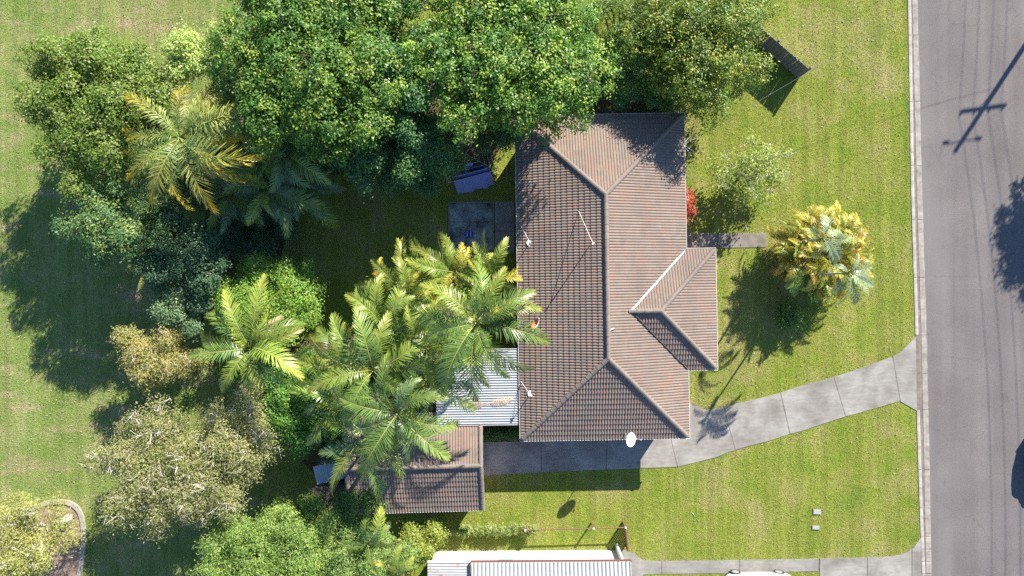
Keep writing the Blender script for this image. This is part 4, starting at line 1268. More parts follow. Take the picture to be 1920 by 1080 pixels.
fset('grey', 5, 2.2, 0.60, 40, (0.17, 0.23, 0.135), (0.29, 0.34, 0.21), 7, lift=(0.3, 0.8), droop=(0.7, 1.4), sag=0.7)
fset('yellow', 3, 1.5, 0.50, 26, (0.34, 0.36, 0.03), (0.55, 0.48, 0.04), 8, lift=(0.3, 0.8), droop=(0.4, 0.9))
fset('dry', 2, 2.2, 0.50, 30, (0.42, 0.31, 0.22), (0.52, 0.42, 0.32), 9, lift=(0.05, 0.1), droop=(0.05, 0.15), sag=0.1, vee=0.02, rach=(0.40, 0.29, 0.20))


fset('dead', 3, 2.6, 0.5, 30, (0.26, 0.18, 0.11), (0.36, 0.27, 0.17), 10, lift=(-0.1, 0.2), droop=(1.0, 1.4), sag=1.0, plume=.3, rach=(0.30, 0.20, 0.12))


def palm(label, px, py, z, key, fr, name='palm_tree', trunk=0.11, lean=(0, 0), seed=0, scale=1.0, extra=None, cat='palm', spear=True, group='palms', reach=3.2):
    """fr: number of fronds or a list of (pixel angle from +x counter-clockwise in degrees, reach factor)"""
    r = random.Random(900 + seed)
    c = W(px, py, z)
    base = Vector((c.x - lean[0], c.y - lean[1], 0))
    root = thing(name, label, cat, base, 0, group)
    top = c - base
    tp = [top * t + Vector((math.sin(t * 3) * 0.08, 0, 0)) * (1 - t) for t in [k / 8 for k in range(9)]]
    MB().tube(tp, [trunk * (1.25 - 0.4 * k / 8) for k in range(9)], 9).build('trunk', M['palmtrunk'], root, smooth=True)
    MB().tube([top - Vector((0, 0, 0.55)), top - Vector((0, 0, 0.25)), top + Vector((0, 0, 0.12))], [trunk * 1.05, trunk * 1.2, trunk * 0.5], 8).build('crownshaft', M['crownshaft'], root, smooth=True)
    if isinstance(fr, int):
        fr = [(i * 137.5 + r.uniform(-15, 15), r.uniform(0.8, 1.08)) for i in range(fr)]
    if len(fr) > 9:
        fr = list(fr) + [(k * 90 + r.uniform(-25, 25), r.uniform(.55, .8)) for k in range(4)]
    for i, (a, s) in enumerate(fr):
        kk = key if isinstance(key, str) else key[i % len(key)]
        pitch = r.uniform(-0.32, 0.36); s *= r.uniform(.86, 1.12)
        m = Matrix.Translation(top + Vector((0, 0, r.uniform(-0.12, 0.05)))) @ Euler((r.uniform(-0.75, 0.75), -pitch * 0.7, R(a) + r.uniform(-.08, .08)), 'XYZ').to_matrix().to_4x4() @ Matrix.Scale(s * scale, 4)
        add('frond', r.choice(FR[kk]), root, m)
    if z > 5.5 and trunk > .1:
        for k in range(2):             # dead fronds hanging below the crown
            m = Matrix.Translation(top - Vector((0, 0, .3))) @ Euler((r.uniform(-.5, .5), 0, r.uniform(0, 6.28)), 'XYZ').to_matrix().to_4x4() @ Matrix.Scale(.75 * scale, 4)
            add('dead_frond', r.choice(FR['dead']), root, m)
    if spear:
        m = Matrix.Translation(top) @ Euler((r.uniform(-.6, .6), -0.25, R(fr[1][0] + 22)), 'XYZ').to_matrix().to_4x4() @ Matrix.Scale(0.85 * scale, 4)
        add('frond', r.choice(FR['yellow']), root, m)
    return root


# big palm by the patio (three crowns over the patio, yard and garage)
palm('tall palm whose crown spreads over the house gutter and patio roof', 893, 605, 7.6, ['green', 'bright', 'green'], [(-12, 1.0), (18, 1.0), (35, 0.95), (-42, .95), (-58, .9), (-98, 1.0), (-122, 1.0), (62, .95), (88, 0.9), (165, 1.0), (140, .85), (195, .8), (-75, .6)], seed=1, scale=1.14, trunk=.14)
palm('tall palm with broad fronds at the centre of the thicket, above the garage ridge', 745, 775, 6.8, ['green', 'green', 'shade'], [(-15, .95), (-35, 1.0), (-78, 1.0), (-112, 1.05), (-140, .8), (-160, .95), (175, .8), (20, .9), (60, .9), (100, .9), (140, .8), (-60, .7), (-95, .7)], seed=2, trunk=.13, scale=1.1)
palm('palm with long pale fronds pointing to the left bushes', 700, 695, 6.4, ['bright', 'green'], [(175, 1.0), (150, .95), (195, .9), (92, 1.05), (70, .95), (120, .9), (30, .9), (5, .8), (-30, .8), (-120, .85), (-150, .9)], seed=3, trunk=.12, scale=1.12)
palm('leaning palm with yellow ribs over the bright green bush', 470, 655, 6.0, ['bright', 'bright', 'green'], [(75, .95), (110, .92), (135, .95), (150, .9), (38, 1.0), (22, .95), (5, 1.05), (-18, 1.1), (-38, .9), (-75, .6), (-120, .7), (170, .75)], seed=4, trunk=.12, scale=1.14)
palm('bright feathery palm at the left of the thicket beside the dark lawn', 765, 560, 4.6, ['bright', 'golden'], [(100, .8), (80, .85), (125, .8), (150, .75), (60, .85), (35, .8), (-60, .7), (200, .7), (10, .7)], seed=5, trunk=.07, spear=False)
palm('short yellow green palm reaching toward the concrete slab', 850, 510, 4.2, ['bright', 'golden', 'bright'], [(95, .75), (70, .85), (120, .8), (145, .8), (40, .8), (20, .7), (170, .75), (-90, .7), (-30, .7), (105, .5)], seed=6, trunk=.07, spear=False)
palm('short palm touching the house gutter at its right', 925, 520, 4.4, ['bright', 'golden'], [(60, .85), (30, .9), (85, .8), (10, .85), (110, .7), (140, .75), (-20, .7), (45, .55)], seed=7, trunk=.07, spear=False)
palm('short palm with browned tips, leftmost of those by the dark lawn', 735, 530, 3.6, ['golden', 'bright', 'orange'], [(110, .7), (90, .75), (150, .7), (60, .7), (175, .65), (-150, .7), (130, .6)], seed=8, trunk=.06, spear=False)
palm('low green palm between the two tallest crowns', 830, 660, 4.6, ['green', 'bright'], 10, seed=9, scale=.8, trunk=.07)
palm('low palm with fine fronds above the brown dry patch', 655, 640, 3.2, ['golden', 'bright', 'dry'], 9, seed=10, scale=.7, trunk=.06, spear=False)
palm('small green palm in shade behind the patio corner', 800, 720, 5.0, ['shade', 'green'], 9, seed=11, scale=.85, trunk=.07)
palm('bright short palm leaning over the middle of the dark lawn edge', 800, 525, 3.9, ['bright', 'golden', 'bright'], [(95, .8), (75, .8), (115, .8), (140, .8), (55, .8), (30, .75), (165, .75), (-60, .7), (-120, .7)], seed=50, trunk=.06, spear=False)
palm('palm with upright pale fronds between dark lawn and tallest crowns', 715, 610, 5.2, ['bright', 'green'], [(90, .95), (105, .9), (70, .85), (130, .85), (155, .8), (45, .8), (-160, .8), (-60, .8), (15, .8)], seed=51, trunk=.07, spear=False)
palm('short golden palm hidden low in the middle of the thicket', 860, 575, 4.0, ['golden', 'bright', 'green'], 11, seed=52, scale=.85, trunk=.06, spear=False)
palm('bright palm filling the thicket left of the patio roof', 800, 655, 5.6, ['bright', 'green', 'bright'], [(100, .95), (130, .9), (160, .95), (75, .9), (45, .85), (-20, .8), (-70, .8), (-150, .85), (15, .8), (190, .8)], seed=55, trunk=.07, spear=False)
palm('pale feathery palm above the bush left of the thicket', 640, 690, 4.8, ['bright', 'golden', 'green'], [(170, .95), (150, .9), (120, .9), (95, .85), (190, .9), (60, .8), (-140, .8), (10, .8), (-60, .7)], seed=56, trunk=.06, spear=False)
palm('palm with drooping fronds over the left end of the garage', 690, 820, 5.2, ['green', 'shade', 'bright'], [(-70, .9), (-100, .95), (-125, .9), (-45, .8), (-160, .8), (170, .8), (130, .7), (60, .7), (0, .8)], seed=53, trunk=.08, scale=1.2)
palm('dark green palm above the pale shed roof', 640, 760, 4.6, ['shade', 'green'], [(180, .9), (155, .85), (-150, .9), (-120, .9), (120, .8), (90, .8), (-80, .8), (40, .7), (-30, .8)], seed=54, trunk=.07)
palm('big feathery palm with orange tipped fronds at top left', 338, 258, 6.6, ['queen'], [(22, 1.15), (4, 1.2), (-14, 1.2), (-32, 1.12), (-58, 1.0), (-85, .9), (-110, .95), (-140, .9), (-165, .9), (165, .85), (140, .8), (105, .75), (70, .9), (45, 1.0), (-8, .8), (30, .75), (-50, .7)], seed=12, trunk=.17, scale=1.2)
for k, (x, y, z, n, sc, lab) in enumerate([
        (470, 215, 4.6, 10, .95, 'shaded palm tucked behind the orange tipped palm'),
        (535, 285, 4.8, 11, 1.0, 'dark shaded palm under the tall bright tree'),
        (565, 340, 4.0, 11, .95, 'shaded palm at the edge of the dark lawn, nearest the yard'),
        (505, 352, 4.6, 12, 1.0, 'shaded palm with one yellow frond, mid of the dark group'),
        (435, 365, 4.0, 11, .9, 'shaded palm hanging over the lower left bushes')]):
    palm(lab, x, y, z, ['shade', 'green', 'shade', 'bright' if k in (0, 3, 4) else 'shade'], n, seed=20 + k, scale=sc, trunk=.07, group='shaded palms beside the back yard', spear=(k == 3))  # some palms get paler fronds, sunlight painted into their colour
for k, (x, y, z, fr, key, sc, lab) in enumerate([
        (690, 1020, 4.4, [(70, .9), (85, .8), (20, .85), (45, .7), (150, .7), (-150, .7), (-60, .7)], ['bright', 'green'], .85, 'small palm rising through the feathery tree at bottom edge'),
        (725, 1062, 4.0, [(25, .8), (-25, .8), (0, .7), (60, .7), (160, .7), (-90, .7)], ['bright', 'golden', 'green'], .8, 'small yellow tinged palm nearest the neighbour roof')]):
    palm(lab, x, y, z, key, fr, seed=30 + k, scale=sc, trunk=.06, spear=False, group='small palms at the bottom edge')
palm('slender grey palm leaning out of the golden clump toward the road', 1592, 512, 5.8, ['grey'], [(-8, .9), (20, .8), (-30, .95), (-70, .9), (-95, .85), (60, .6), (150, .5), (-130, .7), (-50, .8)], seed=40, scale=.88, trunk=.05, spear=False, group='slender palms in the golden clump')
palm('slender grey palm standing over the centre of the golden clump', 1543, 447, 5.0, ['grey'], [(85, .85), (70, .7), (-5, .9), (20, .8), (-70, .9), (-95, .8), (150, .5), (-40, .8)], seed=41, scale=.82, trunk=.05, spear=False, group='slender palms in the golden clump')

# golden cane clump
r = random.Random(77)
gc = W(1527, 478, 0.9)
gcl = thing('golden_cane_clump', 'big round golden yellow palm clump beside the front path', 'palm', (gc.x, gc.y, 0))
for i in range(210):
    a = i * 2.39996 + r.uniform(-.2, .2); rad = math.sqrt((i + .5) / 210)
    bx, by = math.cos(a) * rad * 1.95, math.sin(a) * rad * 1.75
    hz = 2.45 - 1.0 * rad ** 2.2 + r.uniform(-.25, .25)
    if i % 8 == 0:
        MB().tube([(bx * .45, by * .45, -0.02), (bx * .75, by * .75, hz * .6), (bx, by, hz)], [.035, .03, .022], 6).build('cane', M['crownshaft'], gcl)
    north = by > -0.25
    key = r.choice(['golden', 'golden', 'orange', 'golden', 'bright'] if north else ['golden', 'orange', 'bright', 'golden'])
    if math.degrees(a) % 360 > 200 and math.degrees(a) % 360 < 260 and rad > .6: key = r.choice(['green', 'bright'])
    sc_ = r.uniform(0.48, 0.80) * (0.66 if key in ('green', 'bright') else 1.0)
    m = Matrix.Translation((bx, by, hz)) @ Euler((r.uniform(-.9, .9), r.uniform(-.75, .15) + 0.15 * rad, a + r.uniform(-1.3, 1.3)), 'XYZ').to_matrix().to_4x4() @ Matrix.Scale(sc_, 4)
    add('frond', r.choice(FR[key]), gcl, m)

rng = np.random.default_rng(88)
lob = []
for i in range(26):
    a = i * 2.39996; rad = math.sqrt((i + .5) / 26)
    lob.append((math.cos(a) * rad * 2.0, math.sin(a) * rad * 1.8, 1.75 - 0.75 * rad ** 2, 0.62, 0.55))
ar = lobe_leaves(lob, 11000, 0.34, 0.034, [(0.115, 0.125, 0.018), (0.215, 0.185, 0.028)], 0.16, 0.5, 20, tip=(0.30, 0.20, 0.03), tipfrac=.35)
add('inner_foliage', leaves('inner_foliage', *ar, M['frond']), gcl)
# fallen dry frond on the patio roof
p = W(915, 757, PZ + 0.12)
for k, (ang, sc_) in enumerate(((188, .8), (8, .62))):
    o = add('fallen_palm_frond', FR['dry'][k]); o.matrix_local = Matrix.Translation(p) @ Euler((0.1, 0.0, R(ang)), 'XYZ').to_matrix().to_4x4() @ Matrix.Scale(sc_, 4)
    prop(o, ('dry brown palm frond on the corrugated roof, pointing left', 'dry brown palm frond on the corrugated roof, pointing right')[k], 'palm frond', 'fallen fronds on the patio roof')

# banana plant at the edge of the dark yard
bp = W(678, 308, 0.0)
ban = thing('banana_plant', 'banana plant with long paddle leaves in the shaded yard', 'plant', bp)
MB().tube([(0, 0, 0), (0.02, 0, 0.7), (0, 0, 1.3)], [.10, .08, .05], 8).build('stem', M['crownshaft'], ban)
for a, L, b in ((-70, 1.5, .5), (-35, 1.5, .4), (-110, 1.4, .5), (10, 1.2, .6), (150, 1.2, .7), (80, 1.2, .6), (-150, 1.0, .5)):
    rows = []; cols_ = []
    for i in range(9):
        t = i / 8
        x = L * t * (1 - .12 * t); z = 1.25 + L * (b * t - 0.75 * t * t)
        w_ = 0.20 * math.sin(math.pi * min(1, .12 + .86 * t)) ** .6
        rows.append([Vector((x, s * w_, z + abs(s) * 0.05)) for s in (-1, -.5, 0, .5, 1)])
    me = MB().quad_grid(rows).mesh('paddle_leaf', M['leaf'], smooth=True)
    at_ = me.color_attributes.new('tint', 'FLOAT_COLOR', 'POINT')
    at_.data.foreach_set('color', [x for v in me.vertices for x in ((0.09, 0.19, 0.05, 1))])
    o = add('paddle_leaf', me, ban); o.rotation_euler = (0, 0, R(a))

# ------------------------------------------------------------------ back yard: slabs, clothes line, crate
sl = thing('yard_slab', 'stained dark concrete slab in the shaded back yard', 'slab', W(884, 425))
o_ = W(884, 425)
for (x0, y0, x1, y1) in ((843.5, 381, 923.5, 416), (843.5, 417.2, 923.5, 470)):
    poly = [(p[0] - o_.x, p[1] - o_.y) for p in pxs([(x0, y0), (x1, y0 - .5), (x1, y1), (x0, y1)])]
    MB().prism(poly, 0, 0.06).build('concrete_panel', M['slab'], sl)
for (x0, y0, x1, y1) in ((841, 379, 843.2, 471), (843.5, 378.6, 924, 380.6), (924, 379, 926.2, 471)):
    poly = [(p[0] - o_.x, p[1] - o_.y) for p in pxs([(x0, y0), (x1, y0), (x1, y1), (x0, y1)])]
    MB().prism(poly, 0, 0.075).build('slab_edge', M['footpath'], sl)
s2 = thing('step_slab', 'small plain concrete slab between stained slab and house wall', 'slab', W(948, 420))
o_ = W(948, 420)
for (x0, y0, x1, y1) in ((928, 378, 964, 433), (928, 434, 964, 475)):
    poly = [(p[0] - o_.x, p[1] - o_.y) for p in pxs([(x0, y0), (x1, y0), (x1, y1), (x0, y1)])]
    MB().prism(poly, 0, 0.08).build('concrete_panel', M['footpath'], s2)
cr = thing('blue_crate', 'small blue plastic crate on the stained slab by the palms', 'crate', W(880, 440) + Vector((0, 0, .06)))
for dx, dy, sx, sy in ((-.21, 0, .02, .34), (.21, 0, .02, .34), (0, -.16, .40, .02), (0, .16, .40, .02)):
    MB().box((dx, dy, .17), (sx, sy, .28)).build('side', M['bluebox'], cr)
MB().box((0, 0, .02), (.40, .30, .02)).build('base', M['bluebox'], cr)
for dx in (-.1, .1): MB().box((dx, 0, .30), (.03, .34, .02)).build('strap', M['white'], cr)

CZ = 1.85
cc = W(873, 287, CZ)
cl = thing('rotary_clothesline', 'rotary clothes line with parallel wires in the shaded yard', 'clothes line', (cc.x, cc.y, 0), R(15))
MB().tube([(0, 0, 0), (0, 0, CZ + .1)], .03, 8).build('post', M['galv'], cl)
HS = 1.32
for sx, sy in ((1, 1), (-1, 1), (-1, -1), (1, -1)):
    MB().tube([(0, 0, CZ - .30), (sx * HS * 1.04, sy * HS * 1.04, CZ)], .016, 6).build('arm', M['galv'], cl)
for k in range(5):
    h_ = HS * (1 - k * 0.17)
    MB().tube([(h_, h_, CZ), (-h_, h_, CZ), (-h_, -h_, CZ), (h_, -h_, CZ), (h_, h_, CZ)], .010, 4, caps=False).build('line', M['cable'], cl)


def cloth(name, label, y, x0, x1, drop, mat, back=0.30, seed=0, swing=0.10):
    r = random.Random(seed)
    rows = []
    n = 18; ph = r.uniform(0, 6)
    for i in range(n + 1):
        x = x0 + (x1 - x0) * i / n
        wv = 0.035 * math.sin(x * 7 + ph) + 0.02 * math.sin(x * 15 + ph * 2)
        rows.append([(x, y + 0.03 + back * 0.20, CZ - drop * back), (x, y + 0.02, CZ - .03), (x, y, CZ + .012), (x, y - 0.02, CZ - .03),
                     (x, y - swing * .4 + wv * .5, CZ - drop * .4), (x, y - swing * .75 + wv, CZ - drop * .75), (x, y - swing + wv * 1.6, CZ - drop * (1 + .03 * math.sin(x * 3)))])
    o = MB().quad_grid(rows).build(name, mat, smooth=True)
    o.location = (cc.x, cc.y, 0); o.rotation_euler = (0, 0, R(15))
    return prop(o, label, 'cloth', 'washing on the clothes line')
cloth('hanging_sheet', 'large blue violet sheet hung on the outermost wire', -HS, -1.02, 1.06, 0.95, M['cloth_blue'], seed=1, swing=.62)
cloth('hanging_towel', 'long blue towel on the second wire, behind the large sheet', -HS * .83, -.85, .95, .5, M['cloth_blue'], seed=2, swing=.26)
cloth('hanging_shirt', 'small pale lilac cloth on an inner wire', -HS * .49, -.28, .22, .5, M['cloth_lilac'], seed=3, swing=.24)
cloth('hanging_cloth', 'dark navy cloth hung between the pale cloth and the long towel', -HS * .66, -.1, .75, .5, M['cloth_navy'], seed=4)
cloth('hanging_garment', 'small blue garment on the innermost wire, farthest from the sheet', -HS * .32, -.36, -.16, .5, M['cloth_lilac'], seed=5)

# ------------------------------------------------------------------ power poles and wires
PH = 10.5
tip = W(1790, 285)
reach = PH / math.tan(SUN_EL)
pb_ = Vector((tip.x + reach * math.sin(SUN_AZ), tip.y + reach * math.cos(SUN_AZ), 0))
def power_pole(base, label, lamps=True):
    r_ = thing('power_pole', label, 'power pole', base, 0, 'timber power poles across the road')
    MB().tube([(0, 0, -.1), (0, 0, PH / 2), (0, 0, PH)], [.17, .145, .12], 12).build('pole', M['polewood'], r_, smooth=True)
    dz_ = PH - 1.78
    MB().box((0, 0, dz_), (2.62, 0.11, 0.13), R(8)).build('crossarm', M['polewood'], r_)
    for u in (-1.2, -.4, .45, 1.22):
        MB().lathe((u * math.cos(R(8)), u * math.sin(R(8)), dz_ + .06), [(.02, 0), (.045, .05), (.06, .10), (.045, .16), (.0, .18)], 10).build('insulator', M['white'], r_)
    for s in (-1, 1):
        MB().tube([(s * .2, 0.1, dz_), (s * .05, 0.05, dz_ - .6)], .02, 5).build('brace', M['galv'], r_)
    if lamps:
        for s in (-1, 1):
            arm = MB().tube([(0, 0, PH - .5), (s * .45, .08 * s, PH - .42), (s * .8, .10 * s, PH - .45)], .03, 6).build('lamp_arm', M['galv'], r_)
            MB().box((s * .92, .12 * s, PH - .46), (.34, .15, .09)).build('lamp_head', M['galv'], arm)
    return r_
power_pole(pb_, 'timber power pole with crossarm and street lamps across the road')
p2 = Vector((pb_.x + 1.2, pb_.y - 42, 0)); p0 = Vector((pb_.x - 1.4, pb_.y + 40, 0))
power_pole(p2, 'next timber power pole further down the far verge', False)
power_pole(p0, 'timber power pole further up the far verge', False)
def wire(name, label, a, b, sag, r, mat, n=24, grp='overhead wires'):
    pts = [Vector(a).lerp(Vector(b), i / n) - Vector((0, 0, sag * 4 * (i / n) * (1 - i / n))) for i in range(n + 1)]
    mb = MB().tube(pts, r, 5)
    o = mb.build(name, mat)
    return prop(o, label, 'wire', grp)
for i, u in enumerate((-1.2, -.4, .45, 1.22)):
    off = Vector((u * math.cos(R(8)), u * math.sin(R(8)), PH - 1.78 + .22))
    nm = ('nearest the road', 'second from the road', 'third from the road', 'farthest from the road')[i]
    wire('overhead_wire', f'overhead line south of the street lamp pole, {nm}', pb_ + off, p2 + off, 1.3, .012, M['wire'])
    wire('overhead_wire', f'overhead line north of the street lamp pole, {nm}', pb_ + off, p0 + off, 1.3, .012, M['wire'])
hb = W(1283, 271, 2.75)
wire('service_cable', 'thin service cable from the house gutter across lawn to the pole', hb, pb_ + Vector((-.1, 0, PH - 2.6)), 0.55, .009, M['service'], 40)
sb_ = thing('service_bracket', 'white service bracket with antenna rods at the front gutter', 'bracket', (hb.x - .05, hb.y, 2.5))
MB().box((0, 0, .14), (.05, .05, .34)).build('arm', M['galv'], sb_)
for k, (dx, dy, dz_) in enumerate(((.62, .30, .15), (.55, -.38, .1), (.45, -.62, .05), (.35, .42, .1))):
    MB().tube([(0, 0, .22), (dx, dy, .22 + dz_)], .009, 5).build('rod', M['white'], sb_)

# ------------------------------------------------------------------ cars
def make_car(label, loc, rz, paint):
    root = thing('parked_car', label, 'car', loc, rz)
    st = [(-1.90, .55, .42, .70), (-1.84, .70, .30, .86), (-1.70, .79, .22, .95), (-1.3, .835, .18, .97), (-.6, .845, .17, .97), (.3, .845, .17, .96), (.95, .835, .18, .93), (1.35, .81, .18, .87), (1.66, .75, .20, .78), (1.84, .62, .26, .66), (1.92, .45, .36, .54)]
    rows = []
    for x, hw, zb, zt in st:
        half = [(hw * .88, zb), (hw, zb + .12), (hw * 1.005, zb + (zt - zb) * .55), (hw * .985, zt - .10), (hw * .93, zt - .03), (hw * .6, zt + .015), (0, zt + .03)]
        rows.append([(x, y, z) for y, z in half] + [(x, -y, z) for y, z in reversed(half[:-1])])
    mb = MB().quad_grid(rows, close_u=True)
    n = len(rows[0]); mb.f.append(tuple(reversed(range(n)))); mb.f.append(tuple((len(rows) - 1) * n + i for i in range(n)))
    body = mb.build('body', paint, root, smooth=True)
    cab = [(-1.74, .70, .96, .70, .96), (-1.30, .74, .96, .56, 1.44), (-.5, .75, .96, .59, 1.49), (.15, .75, .95, .58, 1.46), (1.02, .70, .92, .66, .935)]
    rows = []
    for x, w0, z0, w1, z1 in cab:
        rows.append([(x, w0, z0 - .05), (x, (w0 + w1) / 2 + .01, (z0 + z1) / 2), (x, w1, z1 - .02), (x, w1 * .7, z1 + .01), (x, 0, z1 + .02), (x, -w1 * .7, z1 + .01), (x, -w1, z1 - .02), (x, -(w0 + w1) / 2 - .01, (z0 + z1) / 2), (x, -w0, z0 - .05)])
    MB().quad_grid(rows).build('roof', paint, root, smooth=True)
    def pane(pts, nm='window'):
        m = MB(); c_ = sum((Vector(p) for p in pts), Vector()) / len(pts)
        out = (c_ - Vector((-.3, 0, .9))); out.z *= .6; out.normalize()
        m.v = [tuple(Vector(p) + out * .022) for p in pts] + [tuple(Vector(p) - out * .01) for p in pts]
        k = len(pts); m.f = [tuple(range(k)), tuple(reversed(range(k, 2 * k)))] + [(i, k + i, k + (i + 1) % k, (i + 1) % k) for i in range(k)]
        m.build(nm, M['glass'], root)
    for s in (1, -1):
        pane([(-1.22, s * .735, 1.0), (-.48, s * .745, 1.0), (-.48, s * .625, 1.39), (-1.16, s * .60, 1.35)], 'side_window')
        pane([(-.40, s * .745, 1.0), (.70, s * .73, .985), (.20, s * .62, 1.36), (-.40, s * .625, 1.39)], 'side_window')
        MB().box((.62, s * .86, .98), (.12, .17, .11)).build('mirror', paint, root)
        MB().prism([(1.60, s * .52), (1.80, s * .46), (1.80, s * .60), (1.64, s * .72)], .62, .775).build('headlight', M['lamp'], root)
        MB().prism([(-1.80, s * .54), (-1.84, s * .70), (-1.66, s * .79), (-1.66, s * .62)], .72, .965).build('tail_light', M['redlamp'], root)
        for x in (-1.24, 1.22):
            w_ = MB(); rows = []
            for yy, rr in ((-.09, .20), (-.10, .275), (-.06, .30), (.06, .30), (.10, .275), (.09, .20)):
                rows.append([(x + rr * math.cos(a), s * .765 + yy * s, .30 + rr * math.sin(a)) for a in [2 * math.pi * q / 20 for q in range(20)]])
            w_.quad_grid(rows, close_u=True); wh = w_.build('wheel', M['rubber'], root, smooth=True)
            rim = MB(); rows = [[(x + rr * math.cos(a), s * (.765 + yy), .30 + rr * math.sin(a)) for a in [2 * math.pi * q / 20 for q in range(20)]] for rr, yy in ((.205, .085), (.19, .10), (.08, .085), (.0, .09))]
            rim.quad_grid(rows, close_u=True); rim.build('rim', M['alloy'], wh, smooth=True)
    pane([(.98, .60, .99), (.98, -.60, .99), (.24, -.53, 1.42), (.24, .53, 1.42)], 'windscreen')
    pane([(-1.70, .56, 1.02), (-1.34, .50, 1.40), (-1.34, -.50, 1.40), (-1.70, -.56, 1.02)], 'rear_window')
    return root
make_car('small white hatchback parked at the bottom edge on the neighbour path', (W(1420, 0, .4).x, -16.92, 0.03), math.pi, M['carwhite'])
make_car('dark car parked by the far kerb, casting its shadow on the road', (30.45, -9.7, 0.01), -math.pi / 2 + R(1), M['cardark'])

# ------------------------------------------------------------------ small things on the lawn
for (x, y, w_, h_, lab) in ((1531.5, 959.5, .42, .26, 'larger pale concrete meter lid in the front lawn'), (1529, 989, .38, .20, 'smaller pale concrete meter lid below the larger one')):
    p = W(x, y)
    t_ = thing('meter_lid', lab, 'meter lid', p, R(-3), 'meter lids in the lawn')
    MB().box((0, 0, .02), (w_ + .05, h_ + .05, .05)).build('frame', M['footpath'], t_)
    bevel(MB().box((0, 0, .04), (w_, h_, .05)).build('lid', M['stone'], t_), .01)
ico = bmesh.new(); bmesh.ops.create_icosphere(ico, subdivisions=1, radius=1)
for v in ico.verts: v.co *= random.uniform(.75, 1.2)
st_me = bpy.data.meshes.new('stone'); ico.to_mesh(st_me); ico.free(); st_me.materials.append(M['stone'])
for i, (x, y) in enumerate([(1660, 183), (1565, 81), (1505, 49), (1531, 602), (1632, 625), (1622, 1012), (1617, 984), (1658, 966), (1580, 40), (1636, 76)]):
    o = bpy.data.objects.new('lawn_stone', st_me); COL.objects.link(o)
    o.location = W(x, y, .02); s_ = random.uniform(.035, .07); o.scale = (s_, s_ * .8, s_ * .6); o.rotation_euler = (0, 0, random.uniform(0, 6))
    prop(o, 'small pale stone lying on the front verge lawn', 'stone', 'pale stones on the front lawn')
o = MB().tube([W(1300 + dx, 964 + dy, .02) for dx, dy in ((-4, -4), (0, 0), (3, 5))], [.012, .016, .01], 5).build('fallen_twig', M['paperbark'])
prop(o, 'short pale twig on the lawn right of the dish shadow', 'twig')
o = MB().tube([W(1398 + dx, 424 + dy, .02) for dx, dy in ((-1, -8), (0, 0), (3, 8))], [.012, .018, .01], 5).build('fallen_twig', M['paperbark'])
prop(o, 'short pale twig on the lawn just above the front path', 'twig')

# ------------------------------------------------------------------ grass blades over the open lawns
def inside(px, py, poly):
    res = np.zeros(len(px), bool); n = len(poly)
    for i in range(n):
        x0, y0 = poly[i]; x1, y1 = poly[(i + 1) % n]
        c = ((y0 > py) != (y1 > py)) & (px < (x1 - x0) * (py - y0) / (y1 - y0 + 1e-12) + x0)
        res ^= c
    return res


rng = np.random.default_rng(55)
NB = 330000
gx = rng.uniform(-20, 1745, NB); gy = rng.uniform(-20, 1100, NB)
keep = np.ones(NB, bool)
for poly in [panels[k] for k in range(len(panels))] + [[(1260, 438), (1436, 436.5), (1436, 463.5), (1260, 465)], [(1158, 1028), (1186, 1037), (1206, 1050.5), (1240, 1052), (1533.5, 1047.5), (1533.5, 1070.5), (1240, 1076), (1190, 1110), (1158, 1110)],
             [(1537, 1047), (1672, 1043), (1690, 1040), (1716, 1022), (1725.5, 1008), (1735, 1150), (1537, 1150)], [(841, 378), (966, 378), (966, 475), (841, 475)], [(985, 245), (1262, 245), (1262, 790), (985, 790)], [(680, 790), (895, 790), (895, 935), (680, 935)],
             edge_pts + [(-30, 1130), (-30, 975)], [(440, 165), (1250, 150), (1262, 240), (960, 240), (905, 330), (600, 330), (545, 420), (520, 500), (540, 640), (700, 640), (700, 790), (600, 900), (470, 650), (380, 430)],
             [(1100, 740), (1300, 740), (1300, 830), (1100, 830)], [(800, 1033), (1180, 1033), (1180, 1120), (800, 1120)]]:
    keep &= ~inside(gx + rng.normal(size=NB) * 1.3, gy + rng.normal(size=NB) * 1.3, poly)
kb = np.interp(gy, [p[1] for p in kerb_back], [p[0] for p in kerb_back])
keep &= gx < kb - 1.0 + rng.normal(size=NB) * 1.2
gx, gy = gx[keep], gy[keep]; n = len(gx)
bx = (gx - 960) * HC / F; by = (540 - gy) * HC / F
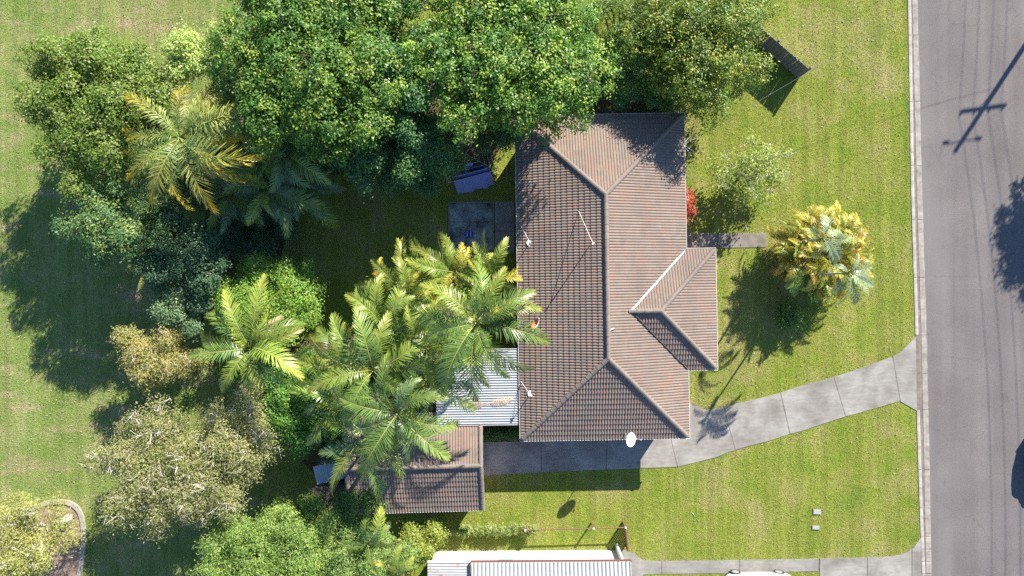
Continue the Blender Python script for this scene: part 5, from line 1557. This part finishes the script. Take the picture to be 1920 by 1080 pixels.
a = rng.uniform(0, 2 * np.pi, n); ln = rng.uniform(.035, .085, n); wd = rng.uniform(.008, .016, n); le = rng.uniform(.5, 1.35, n)
dx, dy = np.cos(a), np.sin(a)
V = np.zeros((n, 3, 3))
V[:, 0] = np.stack([bx - dy * wd, by + dx * wd, np.zeros(n)], 1)
V[:, 1] = np.stack([bx + dy * wd, by - dx * wd, np.zeros(n)], 1)
V[:, 2] = np.stack([bx + dx * ln * np.sin(le), by + dy * ln * np.sin(le), ln * np.cos(le) + .006], 1)
k = rng.random((n, 1)); side = np.clip((bx + 16) * .16, 0, 1)[:, None]
ca_ = np.array([.12, .195, .038]) * (1 - side) + np.array([.140, .180, .030]) * side
cb_ = np.array([.23, .25, .095]) * (1 - side) + np.array([.26, .24, .075]) * side
col = ca_ * (1 - k ** 2) + cb_ * k ** 2
C = np.repeat(col[:, None], 3, 1).reshape(-1, 3)
go = add('grass', tri_mesh('grass', V.reshape(-1, 3), np.arange(n * 3).reshape(-1, 3), C, M['blade']))
prop(go, 'short mown grass growing over the lawns', 'grass', kind='stuff')

# fallen leaves and bark scraps, thickest in the park under the paperbarks
rng = np.random.default_rng(91)
nA, nB = 2600, 900
lx = np.concatenate([rng.uniform(-10, 420, nA), rng.uniform(1300, 1700, nB)])
ly = np.concatenate([np.where(rng.random(nA) < .7, rng.normal(760, 150, nA), rng.uniform(0, 1080, nA)), rng.uniform(0, 1040, nB)])
ok = np.ones(nA + nB, bool)
for poly in panels: ok &= ~inside(lx, ly, poly)
lx, ly = lx[ok], ly[ok]; n = len(lx)
cen = np.stack([(lx - 960) * HC / F, (540 - ly) * HC / F, np.full(n, .05)], 1)
nr = unit(np.array([0, 0, 1.0]) + rng.normal(size=(n, 3)) * .3)
cl_ = np.array([.30, .25, .16]) * rng.uniform(.6, 1.35, (n, 1))
fl = add('fallen_leaves', leaves('fallen_leaves', cen, nr, rng.uniform(.06, .13, n), rng.uniform(.03, .06, n), cl_, M['blade']))
prop(fl, 'scattered dry leaves and bark scraps on the lawns', 'leaf litter', kind='stuff')
